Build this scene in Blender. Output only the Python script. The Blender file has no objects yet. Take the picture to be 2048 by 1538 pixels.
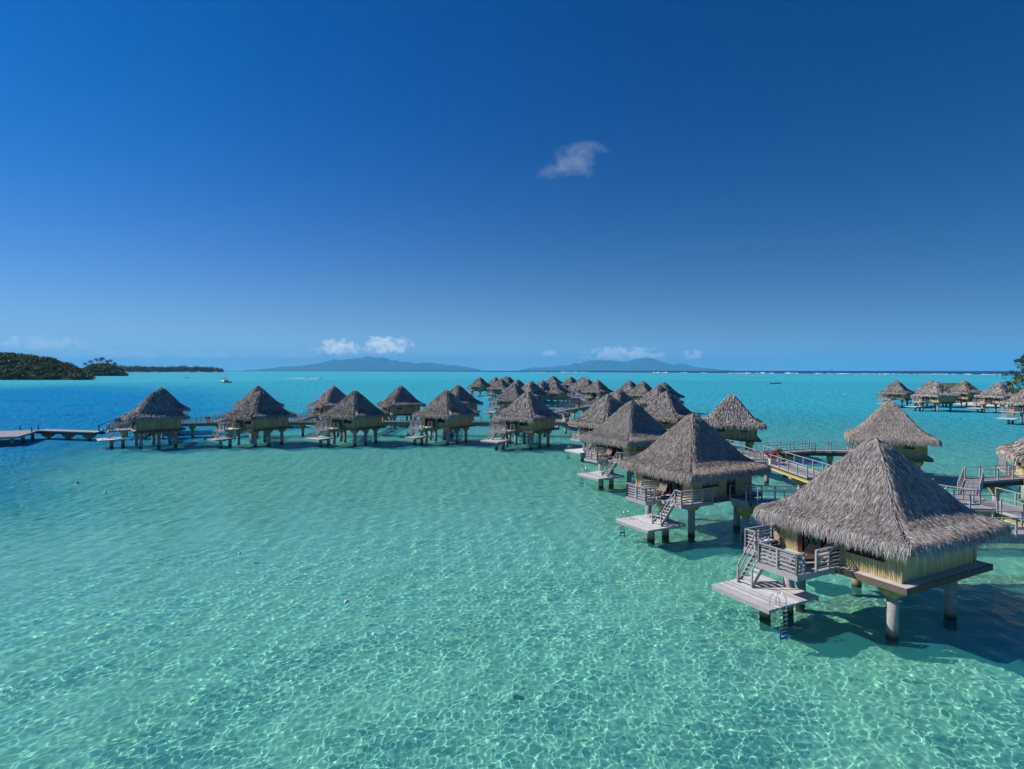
import bpy, math, random
import numpy as np
from mathutils import Vector, Matrix

sc = bpy.context.scene
R = math.radians
# ------------------------------------------------------------------ camera, sky, sun, exposure
FPX, EYE, CAMH = 1170.0, 739.0, 12.6          # focal length and eye level in pixels of the 2048 px photograph, metres above the lagoon
cam = bpy.data.cameras.new('camera')
cam.sensor_fit = 'HORIZONTAL'; cam.sensor_width = 36.0; cam.lens = 36.0 * FPX / 2048.0
cam.clip_start = 0.1; cam.clip_end = 120000.0
cam_ob = bpy.data.objects.new('camera', cam); sc.collection.objects.link(cam_ob)
cam_ob.location = (0, 0, CAMH)
cam_ob.rotation_euler = (R(90) - math.atan((769 - EYE) / FPX), 0, 0)
sc.camera = cam_ob

SUN_AZ, SUN_EL = R(-78), R(36.5)                # azimuth clockwise from +Y
world = bpy.data.worlds.new('World'); sc.world = world; world.use_nodes = True
wn = world.node_tree; wn.nodes.clear()
def WN(t, **kw):
    n = wn.nodes.new(t)
    for k, v in kw.items(): setattr(n, k, v)
    return n
def wmath(op, a, b=None, clamp=False):
    n = WN('ShaderNodeMath', operation=op); n.use_clamp = clamp
    for i, v in enumerate((a, b)):
        if v is None: continue
        if isinstance(v, (int, float)): n.inputs[i].default_value = v
        else: wn.links.new(v, n.inputs[i])
    return n.outputs[0]
tc = WN('ShaderNodeTexCoord')
sep = WN('ShaderNodeSeparateXYZ'); wn.links.new(tc.outputs['Generated'], sep.inputs[0])
# keep the look-up a little above the horizon (the air over the sea stays blue down to the waterline)
zc = wmath('ADD', wmath('MULTIPLY', wmath('MAXIMUM', sep.outputs[2], 0.0), 0.92), 0.075)
cmb = WN('ShaderNodeCombineXYZ')
wn.links.new(sep.outputs[0], cmb.inputs[0]); wn.links.new(sep.outputs[1], cmb.inputs[1]); wn.links.new(zc, cmb.inputs[2])
nrm = WN('ShaderNodeVectorMath', operation='NORMALIZE'); wn.links.new(cmb.outputs[0], nrm.inputs[0])
sky = WN('ShaderNodeTexSky', sky_type='NISHITA')
sky.sun_disc = False; sky.sun_elevation = SUN_EL; sky.sun_rotation = SUN_AZ
sky.air_density = 1.0; sky.dust_density = 0.25; sky.ozone_density = 4.0; sky.altitude = 0
wn.links.new(nrm.outputs[0], sky.inputs[0])
gm = WN('ShaderNodeGamma'); gm.inputs[1].default_value = 1.0
sc_mul = WN('ShaderNodeMix', data_type='RGBA', blend_type='MULTIPLY'); sc_mul.inputs[0].default_value = 1
SKY_TINT = (0.0004, 0.0350, 0.0780)
sc_mul.inputs[7].default_value = (*SKY_TINT, 1)
side = WN('ShaderNodeMix', data_type='RGBA', blend_type='MULTIPLY'); side.inputs[0].default_value = 1      # clear air darkens away from the sun
sv = wmath('SUBTRACT', 1.0, wmath('MULTIPLY', sep.outputs[0], .24)); wn.links.new(sv, side.inputs[7])
wn.links.new(sky.outputs[0], gm.inputs[0]); wn.links.new(gm.outputs[0], side.inputs[6]); wn.links.new(side.outputs[2], sc_mul.inputs[6])
# pale band of thicker air above the sea
hzf = wmath('MULTIPLY', wmath('POWER', 2.718, wmath('MULTIPLY', wmath('MAXIMUM', sep.outputs[2], 0.0), -11.0)), wmath('SUBTRACT', .80, wmath('MULTIPLY', sep.outputs[0], .50)))
hmix = WN('ShaderNodeMix', data_type='RGBA'); wn.links.new(hzf, hmix.inputs[0]); wn.links.new(sc_mul.outputs[2], hmix.inputs[6]); hmix.inputs[7].default_value = (.44, .66, .83, 1)
# fair-weather clouds, by direction: (pixel x, pixel y, half width, half height, strength, noise scale, tilt)
def pix_dir(px, py):
    return Vector(((px - 1024) / FPX, 1.0, (EYE - py) / FPX)).normalized()
CLOUDS = [(676, 700, 58, 26, .85, 75, 0), (768, 697, 66, 32, .85, 75, 0), (1250, 713, 112, 26, .6, 85, 0), (1385, 714, 30, 17, .5, 85, 0),
          (1100, 709, 20, 12, .45, 85, 0), (1150, 328, 84, 42, .27, 20, .30),
          (90, 690, 90, 20, .32, 60, 0), (250, 716, 150, 20, .30, 60, 0), (420, 712, 90, 12, .25, 70, 0), (600, 713, 50, 10, .2, 80, 0)]
cl_sum = None
for (px, py, hw, hh, st, ns, tilt) in CLOUDS:
    d = pix_dir(px, py); low = py > 600
    right = Vector((d.y, -d.x, 0)).normalized(); up = right.cross(d)
    right, up = right * math.cos(tilt) + up * math.sin(tilt), up * math.cos(tilt) - right * math.sin(tilt)
    def dot(v):
        n = WN('ShaderNodeVectorMath', operation='DOT_PRODUCT'); wn.links.new(tc.outputs['Generated'], n.inputs[0]); n.inputs[1].default_value = v
        return n.outputs['Value']
    a = wmath('DIVIDE', dot(right), hw / FPX); b = wmath('DIVIDE', dot(up), hh / FPX)
    if low: b = wmath('MAXIMUM', b, wmath('MULTIPLY', b, -1.9))        # flat base
    fall = wmath('SUBTRACT', 1.0, wmath('ADD', wmath('MULTIPLY', a, a), wmath('MULTIPLY', b, b)), clamp=True)
    infront = wmath('GREATER_THAN', dot(d), 0.5)
    nz = WN('ShaderNodeTexNoise'); nz.inputs['Scale'].default_value = ns; nz.inputs['Detail'].default_value = 8; nz.inputs['Roughness'].default_value = .58
    nz.inputs['Distortion'].default_value = .3 if low else .35
    mp = WN('ShaderNodeMapping'); mp.inputs['Scale'].default_value = (1, 1, 1.25 if low else 1.6); mp.inputs['Location'].default_value = (px * .013, py * .021, 0)
    wn.links.new(tc.outputs['Generated'], mp.inputs[0]); wn.links.new(mp.outputs[0], nz.inputs['Vector'])
    e = wmath('SUBTRACT', wmath('ADD', nz.outputs['Fac'], wmath('MULTIPLY', fall, .34 if low else .26)), .62 if low else .58)
    e = wmath('MULTIPLY', e, 4.5 if low else 2.6, clamp=True)
    e = wmath('MULTIPLY', wmath('MULTIPLY', wmath('MULTIPLY', e, wmath('POWER', fall, .45 if low else .9)), infront), st)
    cl_sum = e if cl_sum is None else wmath('MAXIMUM', cl_sum, e)
clmix = WN('ShaderNodeMix', data_type='RGBA'); wn.links.new(cl_sum, clmix.inputs[0]); wn.links.new(hmix.outputs[2], clmix.inputs[6])
clmix.inputs[7].default_value = (1.0, 1.03, 1.06, 1)
bg = WN('ShaderNodeBackground'); bg.inputs[1].default_value = 1.0
wo = WN('ShaderNodeOutputWorld')
wn.links.new(clmix.outputs[2], bg.inputs[0]); wn.links.new(bg.outputs[0], wo.inputs[0])

sun = bpy.data.lights.new('sun', 'SUN'); sun.energy = 5.0; sun.angle = R(0.5); sun.color = (1.0, .95, .87)
sun_ob = bpy.data.objects.new('sun', sun); sc.collection.objects.link(sun_ob)
sdir = Vector((math.cos(SUN_EL) * math.sin(SUN_AZ), math.cos(SUN_EL) * math.cos(SUN_AZ), math.sin(SUN_EL)))
sun_ob.rotation_euler = sdir.to_track_quat('Z', 'Y').to_euler(); sun_ob.location = (-60, 20, 60)
sun.cycles.is_caustics_light = True           # sunlight is bent by the waves: the light net on the sand is real refraction
vs = sc.view_settings
vs.view_transform = 'Standard'; vs.look = 'None'; vs.exposure = 0.1; vs.gamma = 1.0; vs.use_curve_mapping = False
sc.render.engine = 'CYCLES'
sc.cycles.max_bounces = 8; sc.cycles.transmission_bounces = 6; sc.cycles.glossy_bounces = 3; sc.cycles.diffuse_bounces = 3
sc.cycles.volume_bounces = 0; sc.cycles.caustics_refractive = True; sc.cycles.caustics_reflective = False
sc.cycles.sample_clamp_indirect = 6.0; sc.cycles.use_denoising = True

# ------------------------------------------------------------------ helpers
rnd = random.Random(7)
rng = np.random.default_rng(11)
COL = sc.collection

def ground(px, py, h=0.0):
    """pixel of the photograph -> point at height h above the water"""
    z = (CAMH - h) * FPX / (py - EYE)
    return ((px - 1024) / FPX * z, z)

def np_mesh(name, V, F, mat=None, smooth=False, attrs=None):
    """mesh from numpy arrays; F is (n,4) or (n,3)"""
    me = bpy.data.meshes.new(name)
    V = np.asarray(V, dtype=np.float32).reshape(-1, 3); F = np.asarray(F, dtype=np.int32)
    k = F.shape[1]
    me.vertices.add(len(V)); me.vertices.foreach_set('co', V.ravel())
    me.loops.add(F.size); me.loops.foreach_set('vertex_index', F.ravel())
    me.polygons.add(len(F)); me.polygons.foreach_set('loop_start', np.arange(0, F.size, k, dtype=np.int32))
    me.polygons.foreach_set('use_smooth', np.full(len(F), smooth))
    me.update(calc_edges=True)
    for an, arr in (attrs or {}).items():
        a = me.attributes.new(an, 'FLOAT', 'POINT'); a.data.foreach_set('value', np.asarray(arr, dtype=np.float32).ravel())
    if mat: me.materials.append(mat)
    return me

class MB:
    """collects boxes, bars, tubes and quads into one mesh"""
    mirror = False
    def __init__(s): s.v = []; s.f = []
    def add(s, V, F):
        o = len(s.v); s.v += [tuple(p) for p in V]; s.f += [tuple(i + o for i in q) for q in F]; return s
    def box(s, x0, x1, y0, y1, z0, z1):
        V = [(x0,y0,z0),(x1,y0,z0),(x1,y1,z0),(x0,y1,z0),(x0,y0,z1),(x1,y0,z1),(x1,y1,z1),(x0,y1,z1)]
        return s.add(V, [(0,3,2,1),(4,5,6,7),(0,1,5,4),(1,2,6,5),(2,3,7,6),(3,0,4,7)])
    def bar(s, a, b, w, h, up=(0, 0, 1)):
        """box from a to b, w wide, h high"""
        a = Vector(a); b = Vector(b); d = (b - a).normalized(); up = Vector(up)
        if abs(d.dot(up)) > .98: up = Vector((1, 0, 0))
        r = d.cross(up).normalized(); u = r.cross(d)
        V = []
        for p in (a, b):
            for i, j in ((-1,-1),(1,-1),(1,1),(-1,1)): V.append(p + r * (i * w / 2) + u * (j * h / 2))
        return s.add(V, [(0,1,2,3),(7,6,5,4),(0,4,5,1),(1,5,6,2),(2,6,7,3),(3,7,4,0)])
    def tube(s, pts, rad, n=8, caps=True):
        pts = [Vector(p) for p in pts]; rr = rad if isinstance(rad, (list, tuple)) else [rad] * len(pts)
        V = []; prev = None
        for i, p in enumerate(pts):
            d = (pts[min(i + 1, len(pts) - 1)] - pts[max(i - 1, 0)]).normalized()
            if prev is None:
                a = Vector((1, 0, 0)) if abs(d.x) < .9 else Vector((0, 1, 0))
            else: a = prev
            r = (a - d * a.dot(d)).normalized(); prev = r; q = d.cross(r)
            for k in range(n):
                t = 2 * math.pi * k / n; V.append(p + (r * math.cos(t) + q * math.sin(t)) * rr[i])
        F = []
        for i in range(len(pts) - 1):
            for k in range(n):
                k2 = (k + 1) % n; F.append((i*n+k, i*n+k2, (i+1)*n+k2, (i+1)*n+k))
        if caps: F += [tuple(range(n))[::-1], tuple(range((len(pts)-1)*n, len(pts)*n))]
        return s.add(V, F)
    def mesh(s, name, mat, smooth=False):
        v, f = s.v, s.f
        if MB.mirror: v = [(x, -y, z) for x, y, z in v]; f = [q[::-1] for q in f]
        me = bpy.data.meshes.new(name); me.from_pydata(v, [], f)
        if smooth:
            me.polygons.foreach_set('use_smooth', np.full(len(me.polygons), True))
        me.materials.append(mat); return me

def obj(name, mesh, parent=None, loc=(0, 0, 0), rz=0, kind=None):
    o = bpy.data.objects.new(name, mesh); COL.objects.link(o)
    o.location = loc; o.rotation_euler = (0, 0, rz)
    if parent: o.parent = parent
    if kind: o['kind'] = kind
    return o
def tag(o, label, cat, group=None):
    o['label'] = label; o['category'] = cat
    if group: o['group'] = group
    return o
def thing(name, label, cat, loc=(0, 0, 0), rz=0, group=None):
    return tag(obj(name, None, None, loc, rz), label, cat, group)

# ------------------------------------------------------------------ materials
class NT:
    """small node-tree helper"""
    def __init__(s, name):
        s.m = bpy.data.materials.new(name); s.m.use_nodes = True; s.t = s.m.node_tree; s.t.nodes.clear()
        s.out = s.t.nodes.new('ShaderNodeOutputMaterial')
    def n(s, t, ins=None, **kw):
        nd = s.t.nodes.new(t)
        for k, v in kw.items(): setattr(nd, k, v)
        for k, v in (ins or {}).items():
            if hasattr(v, 'is_output'): s.t.links.new(v, nd.inputs[k])
            else: nd.inputs[k].default_value = v
        return nd
    def math(s, op, a, b=0.0, clamp=False):
        nd = s.n('ShaderNodeMath', {0: a, 1: b}, operation=op); nd.use_clamp = clamp; return nd.outputs[0]
    def mix(s, fac, a, b, blend='MIX'):
        nd = s.n('ShaderNodeMix', {0: fac, 6: a, 7: b}, data_type='RGBA', blend_type=blend); return nd.outputs[2]
    def noise(s, scale, detail=4, rough=.55, vec=None, dist=0):
        ins = {'Scale': scale, 'Detail': detail, 'Roughness': rough, 'Distortion': dist}
        if vec is not None: ins['Vector'] = vec
        return s.n('ShaderNodeTexNoise', ins).outputs['Fac']
    def ramp(s, fac, stops):
        nd = s.n('ShaderNodeValToRGB', {0: fac}); el = nd.color_ramp.elements
        while len(el) < len(stops): el.new(.5)
        for e, (p, c) in zip(el, stops): e.position = p; e.color = (*c, 1) if len(c) == 3 else c
        return nd.outputs[0]
    def coord(s, kind='Object', scale=(1, 1, 1)):
        c = s.n('ShaderNodeTexCoord').outputs[kind]
        return s.n('ShaderNodeMapping', {0: c, 3: scale}).outputs[0]
    def done(s, col, rough=.8, spec=.3, bump=None, bstr=.3, bdist=.02, **kw):
        ins = {'Base Color': col, 'Roughness': rough, 'Specular IOR Level': spec}; ins.update(kw)
        if bump is not None:
            ins['Normal'] = s.n('ShaderNodeBump', {'Strength': bstr, 'Distance': bdist, 'Height': bump}).outputs[0]
        p = s.n('ShaderNodeBsdfPrincipled', ins); s.t.links.new(p.outputs[0], s.out.inputs[0]); return s.m
def C(r, g, b): return (r, g, b, 1)

def wood_mat(name, dark, light, scale=3.0, spread=.5):
    t = NT(name)
    rn = t.n('ShaderNodeObjectInfo').outputs['Random']
    v = t.coord('Object', (1, 1, 1))
    a = t.noise(scale, 6, .65, v); g = t.noise(22, 3, .6, t.coord('Object', (1, .12, 1)))
    f = t.math('ADD', t.math('MULTIPLY', a, .55), t.math('MULTIPLY', g, .3))
    f = t.math('ADD', f, t.math('MULTIPLY', t.math('SUBTRACT', rn, .5), spread))
    return t.done(t.ramp(f, [(.15, dark), (.75, light)]), .85, .2, g, .3, .006)
M = {}
M['deck'] = wood_mat('weathered_deck', (.40, .385, .385), (.76, .735, .735), 2.5, .55)
M['walk'] = wood_mat('walkway_boards', (.22, .205, .21), (.46, .43, .435), 2.5, .22)
M['rail'] = wood_mat('weathered_rail', (.26, .245, .25), (.46, .44, .45), 3, .2)
M['brown'] = wood_mat('brown_fascia', (.085, .058, .045), (.19, .14, .115), 2, .15)
M['darkwood'] = wood_mat('dark_timber', (.03, .017, .012), (.085, .05, .035), 3, .2)
M['floor'] = wood_mat('interior_floor', (.12, .065, .035), (.24, .14, .08), 3, .2)
M['olive'] = wood_mat('ochre_beam', (.27, .21, .06), (.46, .36, .115), 1.5, .12)

def bamboo():
    t = NT('bamboo_cladding')
    at = t.n('ShaderNodeAttribute', attribute_name='rnd').outputs['Fac']
    v = t.coord('Object', (3, 3, .5))
    n1 = t.noise(2.2, 5, .6, v); n2 = t.noise(.9, 3, .5, t.coord('Object'))
    f = t.math('ADD', t.math('MULTIPLY', at, .5), t.math('MULTIPLY', n1, .5))
    c = t.ramp(f, [(.1, (.36, .275, .13)), (.5, (.57, .455, .235)), (.9, (.70, .58, .35))])
    c = t.mix(t.math('MULTIPLY', n2, .35), c, C(.30, .25, .15))
    return t.done(c, .7, .25, n1, .2, .004)
M['bamboo'] = bamboo()

def thatch():
    t = NT('dry_thatch')
    at = t.n('ShaderNodeAttribute', attribute_name='rnd').outputs['Fac']
    oc = t.n('ShaderNodeObjectInfo').outputs['Color']
    v = t.coord('Object')
    big = t.noise(.55, 4, .6, v); fine = t.noise(9, 5, .7, v)
    f = t.math('ADD', t.math('MULTIPLY', at, .66), t.math('ADD', t.math('MULTIPLY', big, .46), t.math('MULTIPLY', fine, .22)))
    c = t.ramp(f, [(.22, (.07, .059, .052)), (.5, (.232, .203, .184)), (.74, (.405, .366, .338)), (1.0, (.61, .568, .53))])
    c = t.mix(1.0, c, oc, 'MULTIPLY')                       # age of the thatch, one tone per bungalow
    return t.done(c, .9, .15, fine, .5, .03)
M['thatch'] = thatch()

def concrete():
    t = NT('pile_concrete')
    g = t.n('ShaderNodeNewGeometry').outputs['Position']
    z = t.n('ShaderNodeSeparateXYZ', {0: g}).outputs[2]
    n = t.noise(4, 5, .6, g); n2 = t.noise(14, 3, .6, g)
    c = t.ramp(n, [(.3, (.27, .255, .235)), (.7, (.44, .42, .39))])
    tide = t.math('ADD', z, t.math('MULTIPLY', n2, .22))
    c = t.mix(t.math('MULTIPLY', t.math('SUBTRACT', .62, tide), 3.0, True), c, C(.26, .21, .085))
    c = t.mix(t.math('MULTIPLY', t.math('SUBTRACT', .36, tide), 5.0, True), c, C(.035, .034, .024))
    return t.done(c, .85, .2, n2, .3, .01)
M['pile'] = concrete()

def flat(name, col, rough=.6, spec=.4, var=.12, scale=6, **kw):
    t = NT(name); n = t.noise(scale, 4, .6, t.coord('Object'))
    a = tuple(max(0, x * (1 - var)) for x in col); b = tuple(min(1, x * (1 + var)) for x in col)
    return t.done(t.ramp(n, [(.3, a), (.7, b)]), rough, spec, **kw)
M['ochrecap'] = flat('ochre_cap', (.46, .35, .12), .8, .2, .25, 3)
M['cream'] = flat('cream_paint', (.72, .62, .32), .7, .3, .1, 3)
M['steel'] = flat('ladder_steel', (.62, .64, .66), .25, .5, .05, 6, Metallic=.9)
M['blue'] = flat('blue_plastic', (.01, .04, .26), .4, .5)
M['white'] = flat('white_paint', (.78, .78, .76), .5, .4, .06)
M['towel'] = flat('white_towel', (.78, .78, .80), .95, .1, .05, 20)
M['rattan'] = flat('brown_rattan', (.10, .065, .05), .8, .2, .3, 40)
M['screen'] = flat('pale_cushion', (.30, .23, .20), .9, .1, .1)
M['frame'] = flat('red_brown_frame', (.065, .022, .016), .5, .4, .2)
M['wall_in'] = flat('interior_wall', (.12, .085, .05), .9, .1, .2)
M['soil'] = flat('planter_box', (.62, .59, .53), .8, .2, .12)
def glass():
    t = NT('window_glass')
    g = t.n('ShaderNodeBsdfGlossy', {'Color': C(.85, .95, 1), 'Roughness': .02}); tr = t.n('ShaderNodeBsdfTransparent', {'Color': C(.42, .55, .55)})
    fr = t.n('ShaderNodeFresnel', {'IOR': 1.7}).outputs[0]
    t.t.links.new(t.n('ShaderNodeMixShader', {0: fr, 1: tr.outputs[0], 2: g.outputs[0]}).outputs[0], t.out.inputs[0]); return t.m
M['glass'] = glass()
def foliage(name, dark, mid, light, scale=.8, trans=.25):
    t = NT(name)
    at = t.n('ShaderNodeAttribute', attribute_name='rnd').outputs['Fac']
    n = t.noise(scale, 3, .6, t.n('ShaderNodeNewGeometry').outputs['Position'])
    f = t.math('ADD', t.math('MULTIPLY', at, .5), t.math('MULTIPLY', n, .5))
    c = t.ramp(f, [(.2, dark), (.5, mid), (.8, light)])
    p = t.n('ShaderNodeBsdfPrincipled', {'Base Color': c, 'Roughness': .65, 'Specular IOR Level': .2})
    tl = t.n('ShaderNodeBsdfTranslucent', {'Color': c})
    t.t.links.new(t.n('ShaderNodeMixShader', {0: trans, 1: p.outputs[0], 2: tl.outputs[0]}).outputs[0], t.out.inputs[0]); return t.m
M['forest'] = foliage('forest_leaves', (.02, .040, .012), (.06, .10, .024), (.14, .17, .045), .03, .2)
M['farforest'] = foliage('palm_grove_leaves', (.045, .08, .035), (.08, .13, .055), (.14, .18, .08), .02, .15)
M['leaf'] = foliage('tree_leaves', (.018, .035, .010), (.04, .075, .018), (.09, .13, .03), .5)
M['palm'] = foliage('palm_fronds', (.03, .05, .012), (.09, .12, .02), (.26, .25, .05), .6)
M['palmgreen'] = foliage('dark_palm_fronds', (.012, .022, .008), (.03, .05, .018), (.06, .085, .03), .6)
M['redflower'] = foliage('red_blossom', (.20, .012, .03), (.48, .04, .06), (.62, .10, .10), 4)
M['dryshrub'] = foliage('dry_shrub', (.05, .032, .01), (.12, .075, .02), (.20, .13, .04), 4)
M['shrub'] = foliage('green_shrub', (.03, .045, .01), (.07, .09, .025), (.13, .15, .05), 4)
M['bark'] = flat('tree_bark', (.13, .10, .08), .9, .1, .25)
def rockmat():
    t = NT('coral_rock'); n = t.noise(6, 6, .7, t.coord('Object'))
    return t.done(t.ramp(n, [(.3, (.03, .028, .015)), (.55, (.10, .085, .045)), (.8, (.22, .18, .10))]), .95, .1, n, .8, .05)
M['coral'] = rockmat()

# ------------------------------------------------------------------ lagoon: sea bed and water surface
# outline of the deep blue channel, from pixels on the water
DEEP_PX = [(-900, 1090), (-300, 1050), (0, 1010), (60, 960), (110, 930), (190, 897), (330, 893), (450, 872), (505, 815), (470, 790), (400, 781), (300, 775), (150, 771), (0, 776), (-300, 784), (-900, 800)]
def seg_dist(px, py, poly):
    """signed distance (+ inside) to a closed polygon"""
    d = np.full(px.shape, 1e9); inside = np.zeros(px.shape, bool); n = len(poly)
    for i in range(n):
        x0, y0 = poly[i]; x1, y1 = poly[(i + 1) % n]
        dx, dy = x1 - x0, y1 - y0; L = dx * dx + dy * dy
        t = np.clip(((px - x0) * dx + (py - y0) * dy) / L, 0, 1)
        d = np.minimum(d, np.hypot(px - x0 - t * dx, py - y0 - t * dy))
        c = ((y0 > py) != (y1 > py)) & (px < (x1 - x0) * (py - y0) / (y1 - y0 + 1e-12) + x0)
        inside ^= c
    return np.where(inside, d, -d)
def to_map(x, y):                         # bearing and log distance: even steps for things near and far
    return np.arctan2(x, y), np.log(np.hypot(x, y))
DEEP_MAP = [tuple(float(q) for q in to_map(*map(np.array, ground(px, py)))) for px, py in DEEP_PX]
def sstep(a, b, x):
    t = np.clip((x - a) / (b - a), 0, 1); return t * t * (3 - 2 * t)
def smooth_noise(x, y, s, seed, octs=3):
    r = np.random.default_rng(seed); out = np.zeros_like(x); amp = 1.0
    for o in range(octs):
        for _ in range(5):
            th = r.uniform(0, 6.28); k = (2 ** o) / s * 2 * math.pi * r.uniform(.6, 1.4)
            out += amp * np.sin(k * (x * math.cos(th) + y * math.sin(th)) + r.uniform(0, 6.28)) / 5
        amp *= .55
    return out
REEF_PX = [(-2600, 741.4), (480, 742.3), (1000, 743.6), (1150, 744.4), (1450, 746.2), (1700, 747.6), (2048, 749.0), (3600, 754)]
REEF = [ground(px, py) for px, py in REEF_PX]
REEF_B = np.array([math.atan2(x, y) for x, y in REEF]); REEF_R = np.array([math.log(math.hypot(x, y)) for x, y in REEF])
def zones(X, Y):
    """(deep channel 0..1, open ocean 0..1, distance from shore of the sand flat)"""
    b, l = to_map(X, Y); rr = np.hypot(X, Y)
    wob = .06 * smooth_noise(X, Y, 22, 5)
    sd = seg_dist(b, l, DEEP_MAP) + wob * .6
    wid = .17 + .24 * (1 - sstep(48, 92, rr)); deep = sstep(-wid, wid, sd)
    ocean = sstep(-.02, .03, l - np.interp(b, REEF_B, REEF_R))
    return deep, ocean

AMAX = 1.02
WAVES = ((.17, .34, 40, .023), (.34, .8, 30, .026), (.8, 2.2, 18, .040), (2.5, 7.0, 8, .020))   # wavelength from, to, count, slope
BODY0, BODY1 = .22, .93
def fan(ds, r0, r1, a, na=None):
    nr = max(2, int(math.log(r1 / r0) / ds)); na = na or int(2 * a / ds)
    rr = r0 * np.exp(np.linspace(0, math.log(r1 / r0), nr + 1)); aa = np.linspace(-a, a, na + 1)
    RR, AA = np.meshgrid(rr, aa, indexing='ij'); idx = np.arange((nr + 1) * (na + 1)).reshape(nr + 1, na + 1)
    F = np.stack([idx[:-1, :-1], idx[:-1, 1:], idx[1:, 1:], idx[1:, :-1]], -1).reshape(-1, 4)
    return RR * np.sin(AA), RR * np.cos(AA), RR, F
def waves(X, Y, RR, DS):
    Z = np.zeros_like(X); r = np.random.default_rng(21)
    gust = 1 + .42 * smooth_noise(X, Y, 9, 9, 2)
    step = RR * DS
    for lo, hi, n, slope in WAVES:
        for _ in range(n):
            lam = math.exp(r.uniform(math.log(lo), math.log(hi))); th = r.normal(-.75, .85); k = 2 * math.pi / lam
            fade = np.clip((lam / step - 2.3) / 2.5, 0, 1)
            Z += fade * (slope / math.sqrt(n) * 1.6 / k) * r.uniform(.6, 1.3) * np.sin(k * (X * math.cos(th) + Y * math.sin(th)) + r.uniform(0, 6.28))
    return Z * gust
RINGS = [(.012, 6.0, 14.0, 1.2, True), (.0018, 14.0, 50.0, .84, True), (.0022, 50.0, 112.0, .84, True), (.0046, 112.0, 260.0, 1.02, True), (.012, 14.0, 112.0, .4, 'L'), (.012, 14.0, 112.0, .4, 'R'), (.02, 260.0, 6400.0, 1.37, False)]
wv, wfs, wa = [], [], {'deep': [], 'ocean': [], 'body': [], 'far': []}; off = 0
for ds, r0, r1, am, wav in RINGS:
    if wav in ('L', 'R'):                        # the sides of the near ring, outside the picture: coarser
        x, y, rr, f = fan(ds, r0, r1, am / 2); sgn = -1 if wav == 'L' else 1; c = sgn * (.84 + am / 2)
        x, y = x * math.cos(c) + y * math.sin(c), -x * math.sin(c) + y * math.cos(c)
    else: x, y, rr, f = fan(ds, r0, r1, am)
    z = waves(x, y, rr, ds) if wav else np.full_like(x, -.004)
    d, o = zones(x, y)
    wv.append(np.stack([x, y, z], -1).reshape(-1, 3)); wfs.append(f + off); off += x.size
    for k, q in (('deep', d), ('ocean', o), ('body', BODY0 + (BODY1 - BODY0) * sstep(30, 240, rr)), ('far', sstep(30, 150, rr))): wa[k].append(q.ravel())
water_me = np_mesh('water', np.concatenate(wv), np.concatenate(wfs), None, True, {k: np.concatenate(v) for k, v in wa.items()})
def water_mat():
    t = NT('lagoon_water')
    A = lambda n: t.n('ShaderNodeAttribute', attribute_name=n).outputs['Fac']
    deep, ocean, body, far = A('deep'), A('ocean'), A('body'), A('far')
    pos = t.n('ShaderNodeNewGeometry').outputs['Position']
    n1 = t.noise(.02, 5, .6, pos); n2 = t.noise(.006, 4, .55, t.n('ShaderNodeMapping', {0: pos, 3: (.5, 1.6, 1)}).outputs[0])
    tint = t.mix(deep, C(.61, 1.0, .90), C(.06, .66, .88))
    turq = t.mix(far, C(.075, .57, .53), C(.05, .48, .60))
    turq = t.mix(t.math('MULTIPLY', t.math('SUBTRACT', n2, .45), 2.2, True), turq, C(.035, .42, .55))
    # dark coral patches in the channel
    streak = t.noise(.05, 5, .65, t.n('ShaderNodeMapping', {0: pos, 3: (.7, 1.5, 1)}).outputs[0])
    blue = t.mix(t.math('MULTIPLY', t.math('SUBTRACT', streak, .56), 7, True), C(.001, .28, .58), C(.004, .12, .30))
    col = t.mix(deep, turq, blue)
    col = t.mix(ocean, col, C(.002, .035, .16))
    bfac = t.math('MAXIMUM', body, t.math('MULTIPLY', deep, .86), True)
    # ripples too fine for the mesh; they only steer the reflection
    rip = t.math('ADD', t.noise(1.1, 4, .6, t.n('ShaderNodeMapping', {0: pos, 2: (0, 0, -.75), 3: (2.2, 1.0, 1)}).outputs[0]),
                 t.math('MULTIPLY', t.noise(.22, 4, .6, t.n('ShaderNodeMapping', {0: pos, 2: (0, 0, -.75), 3: (1.8, 1.0, 1)}).outputs[0]), 2.2))
    bump = t.n('ShaderNodeBump', {'Strength': t.math('ADD', .05, t.math('MULTIPLY', t.math('MULTIPLY', far, 3.0, True), .95)), 'Distance': .75, 'Height': rip}).outputs[0]
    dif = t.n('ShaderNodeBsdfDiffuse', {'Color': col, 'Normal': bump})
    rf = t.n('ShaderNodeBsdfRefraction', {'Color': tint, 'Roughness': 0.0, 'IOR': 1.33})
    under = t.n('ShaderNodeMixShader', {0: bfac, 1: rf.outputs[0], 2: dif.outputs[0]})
    fr = t.n('ShaderNodeFresnel', {'IOR': 1.33, 'Normal': bump}).outputs[0]
    fr = t.math('MULTIPLY', fr, t.math('SUBTRACT', 1.0, t.math('MULTIPLY', far, .70)))
    fr = t.math('MULTIPLY', fr, t.math('SUBTRACT', 1.0, t.math('MULTIPLY', deep, .45)))
    fr = t.math('MULTIPLY', fr, t.math('SUBTRACT', 1.0, t.n('ShaderNodeNewGeometry').outputs['Backfacing']))   # leaving the water, refraction alone
    gl = t.n('ShaderNodeBsdfGlossy', {'Color': C(1, 1, 1), 'Roughness': t.math('ADD', .03, t.math('MULTIPLY', far, .22)), 'Normal': bump})
    mx = t.n('ShaderNodeMixShader', {0: fr, 1: under.outputs[0], 2: gl.outputs[0]})
    t.t.links.new(mx.outputs[0], t.out.inputs[0]); return t.m
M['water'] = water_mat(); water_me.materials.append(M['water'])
water = obj('water', water_me, kind='structure')
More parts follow.
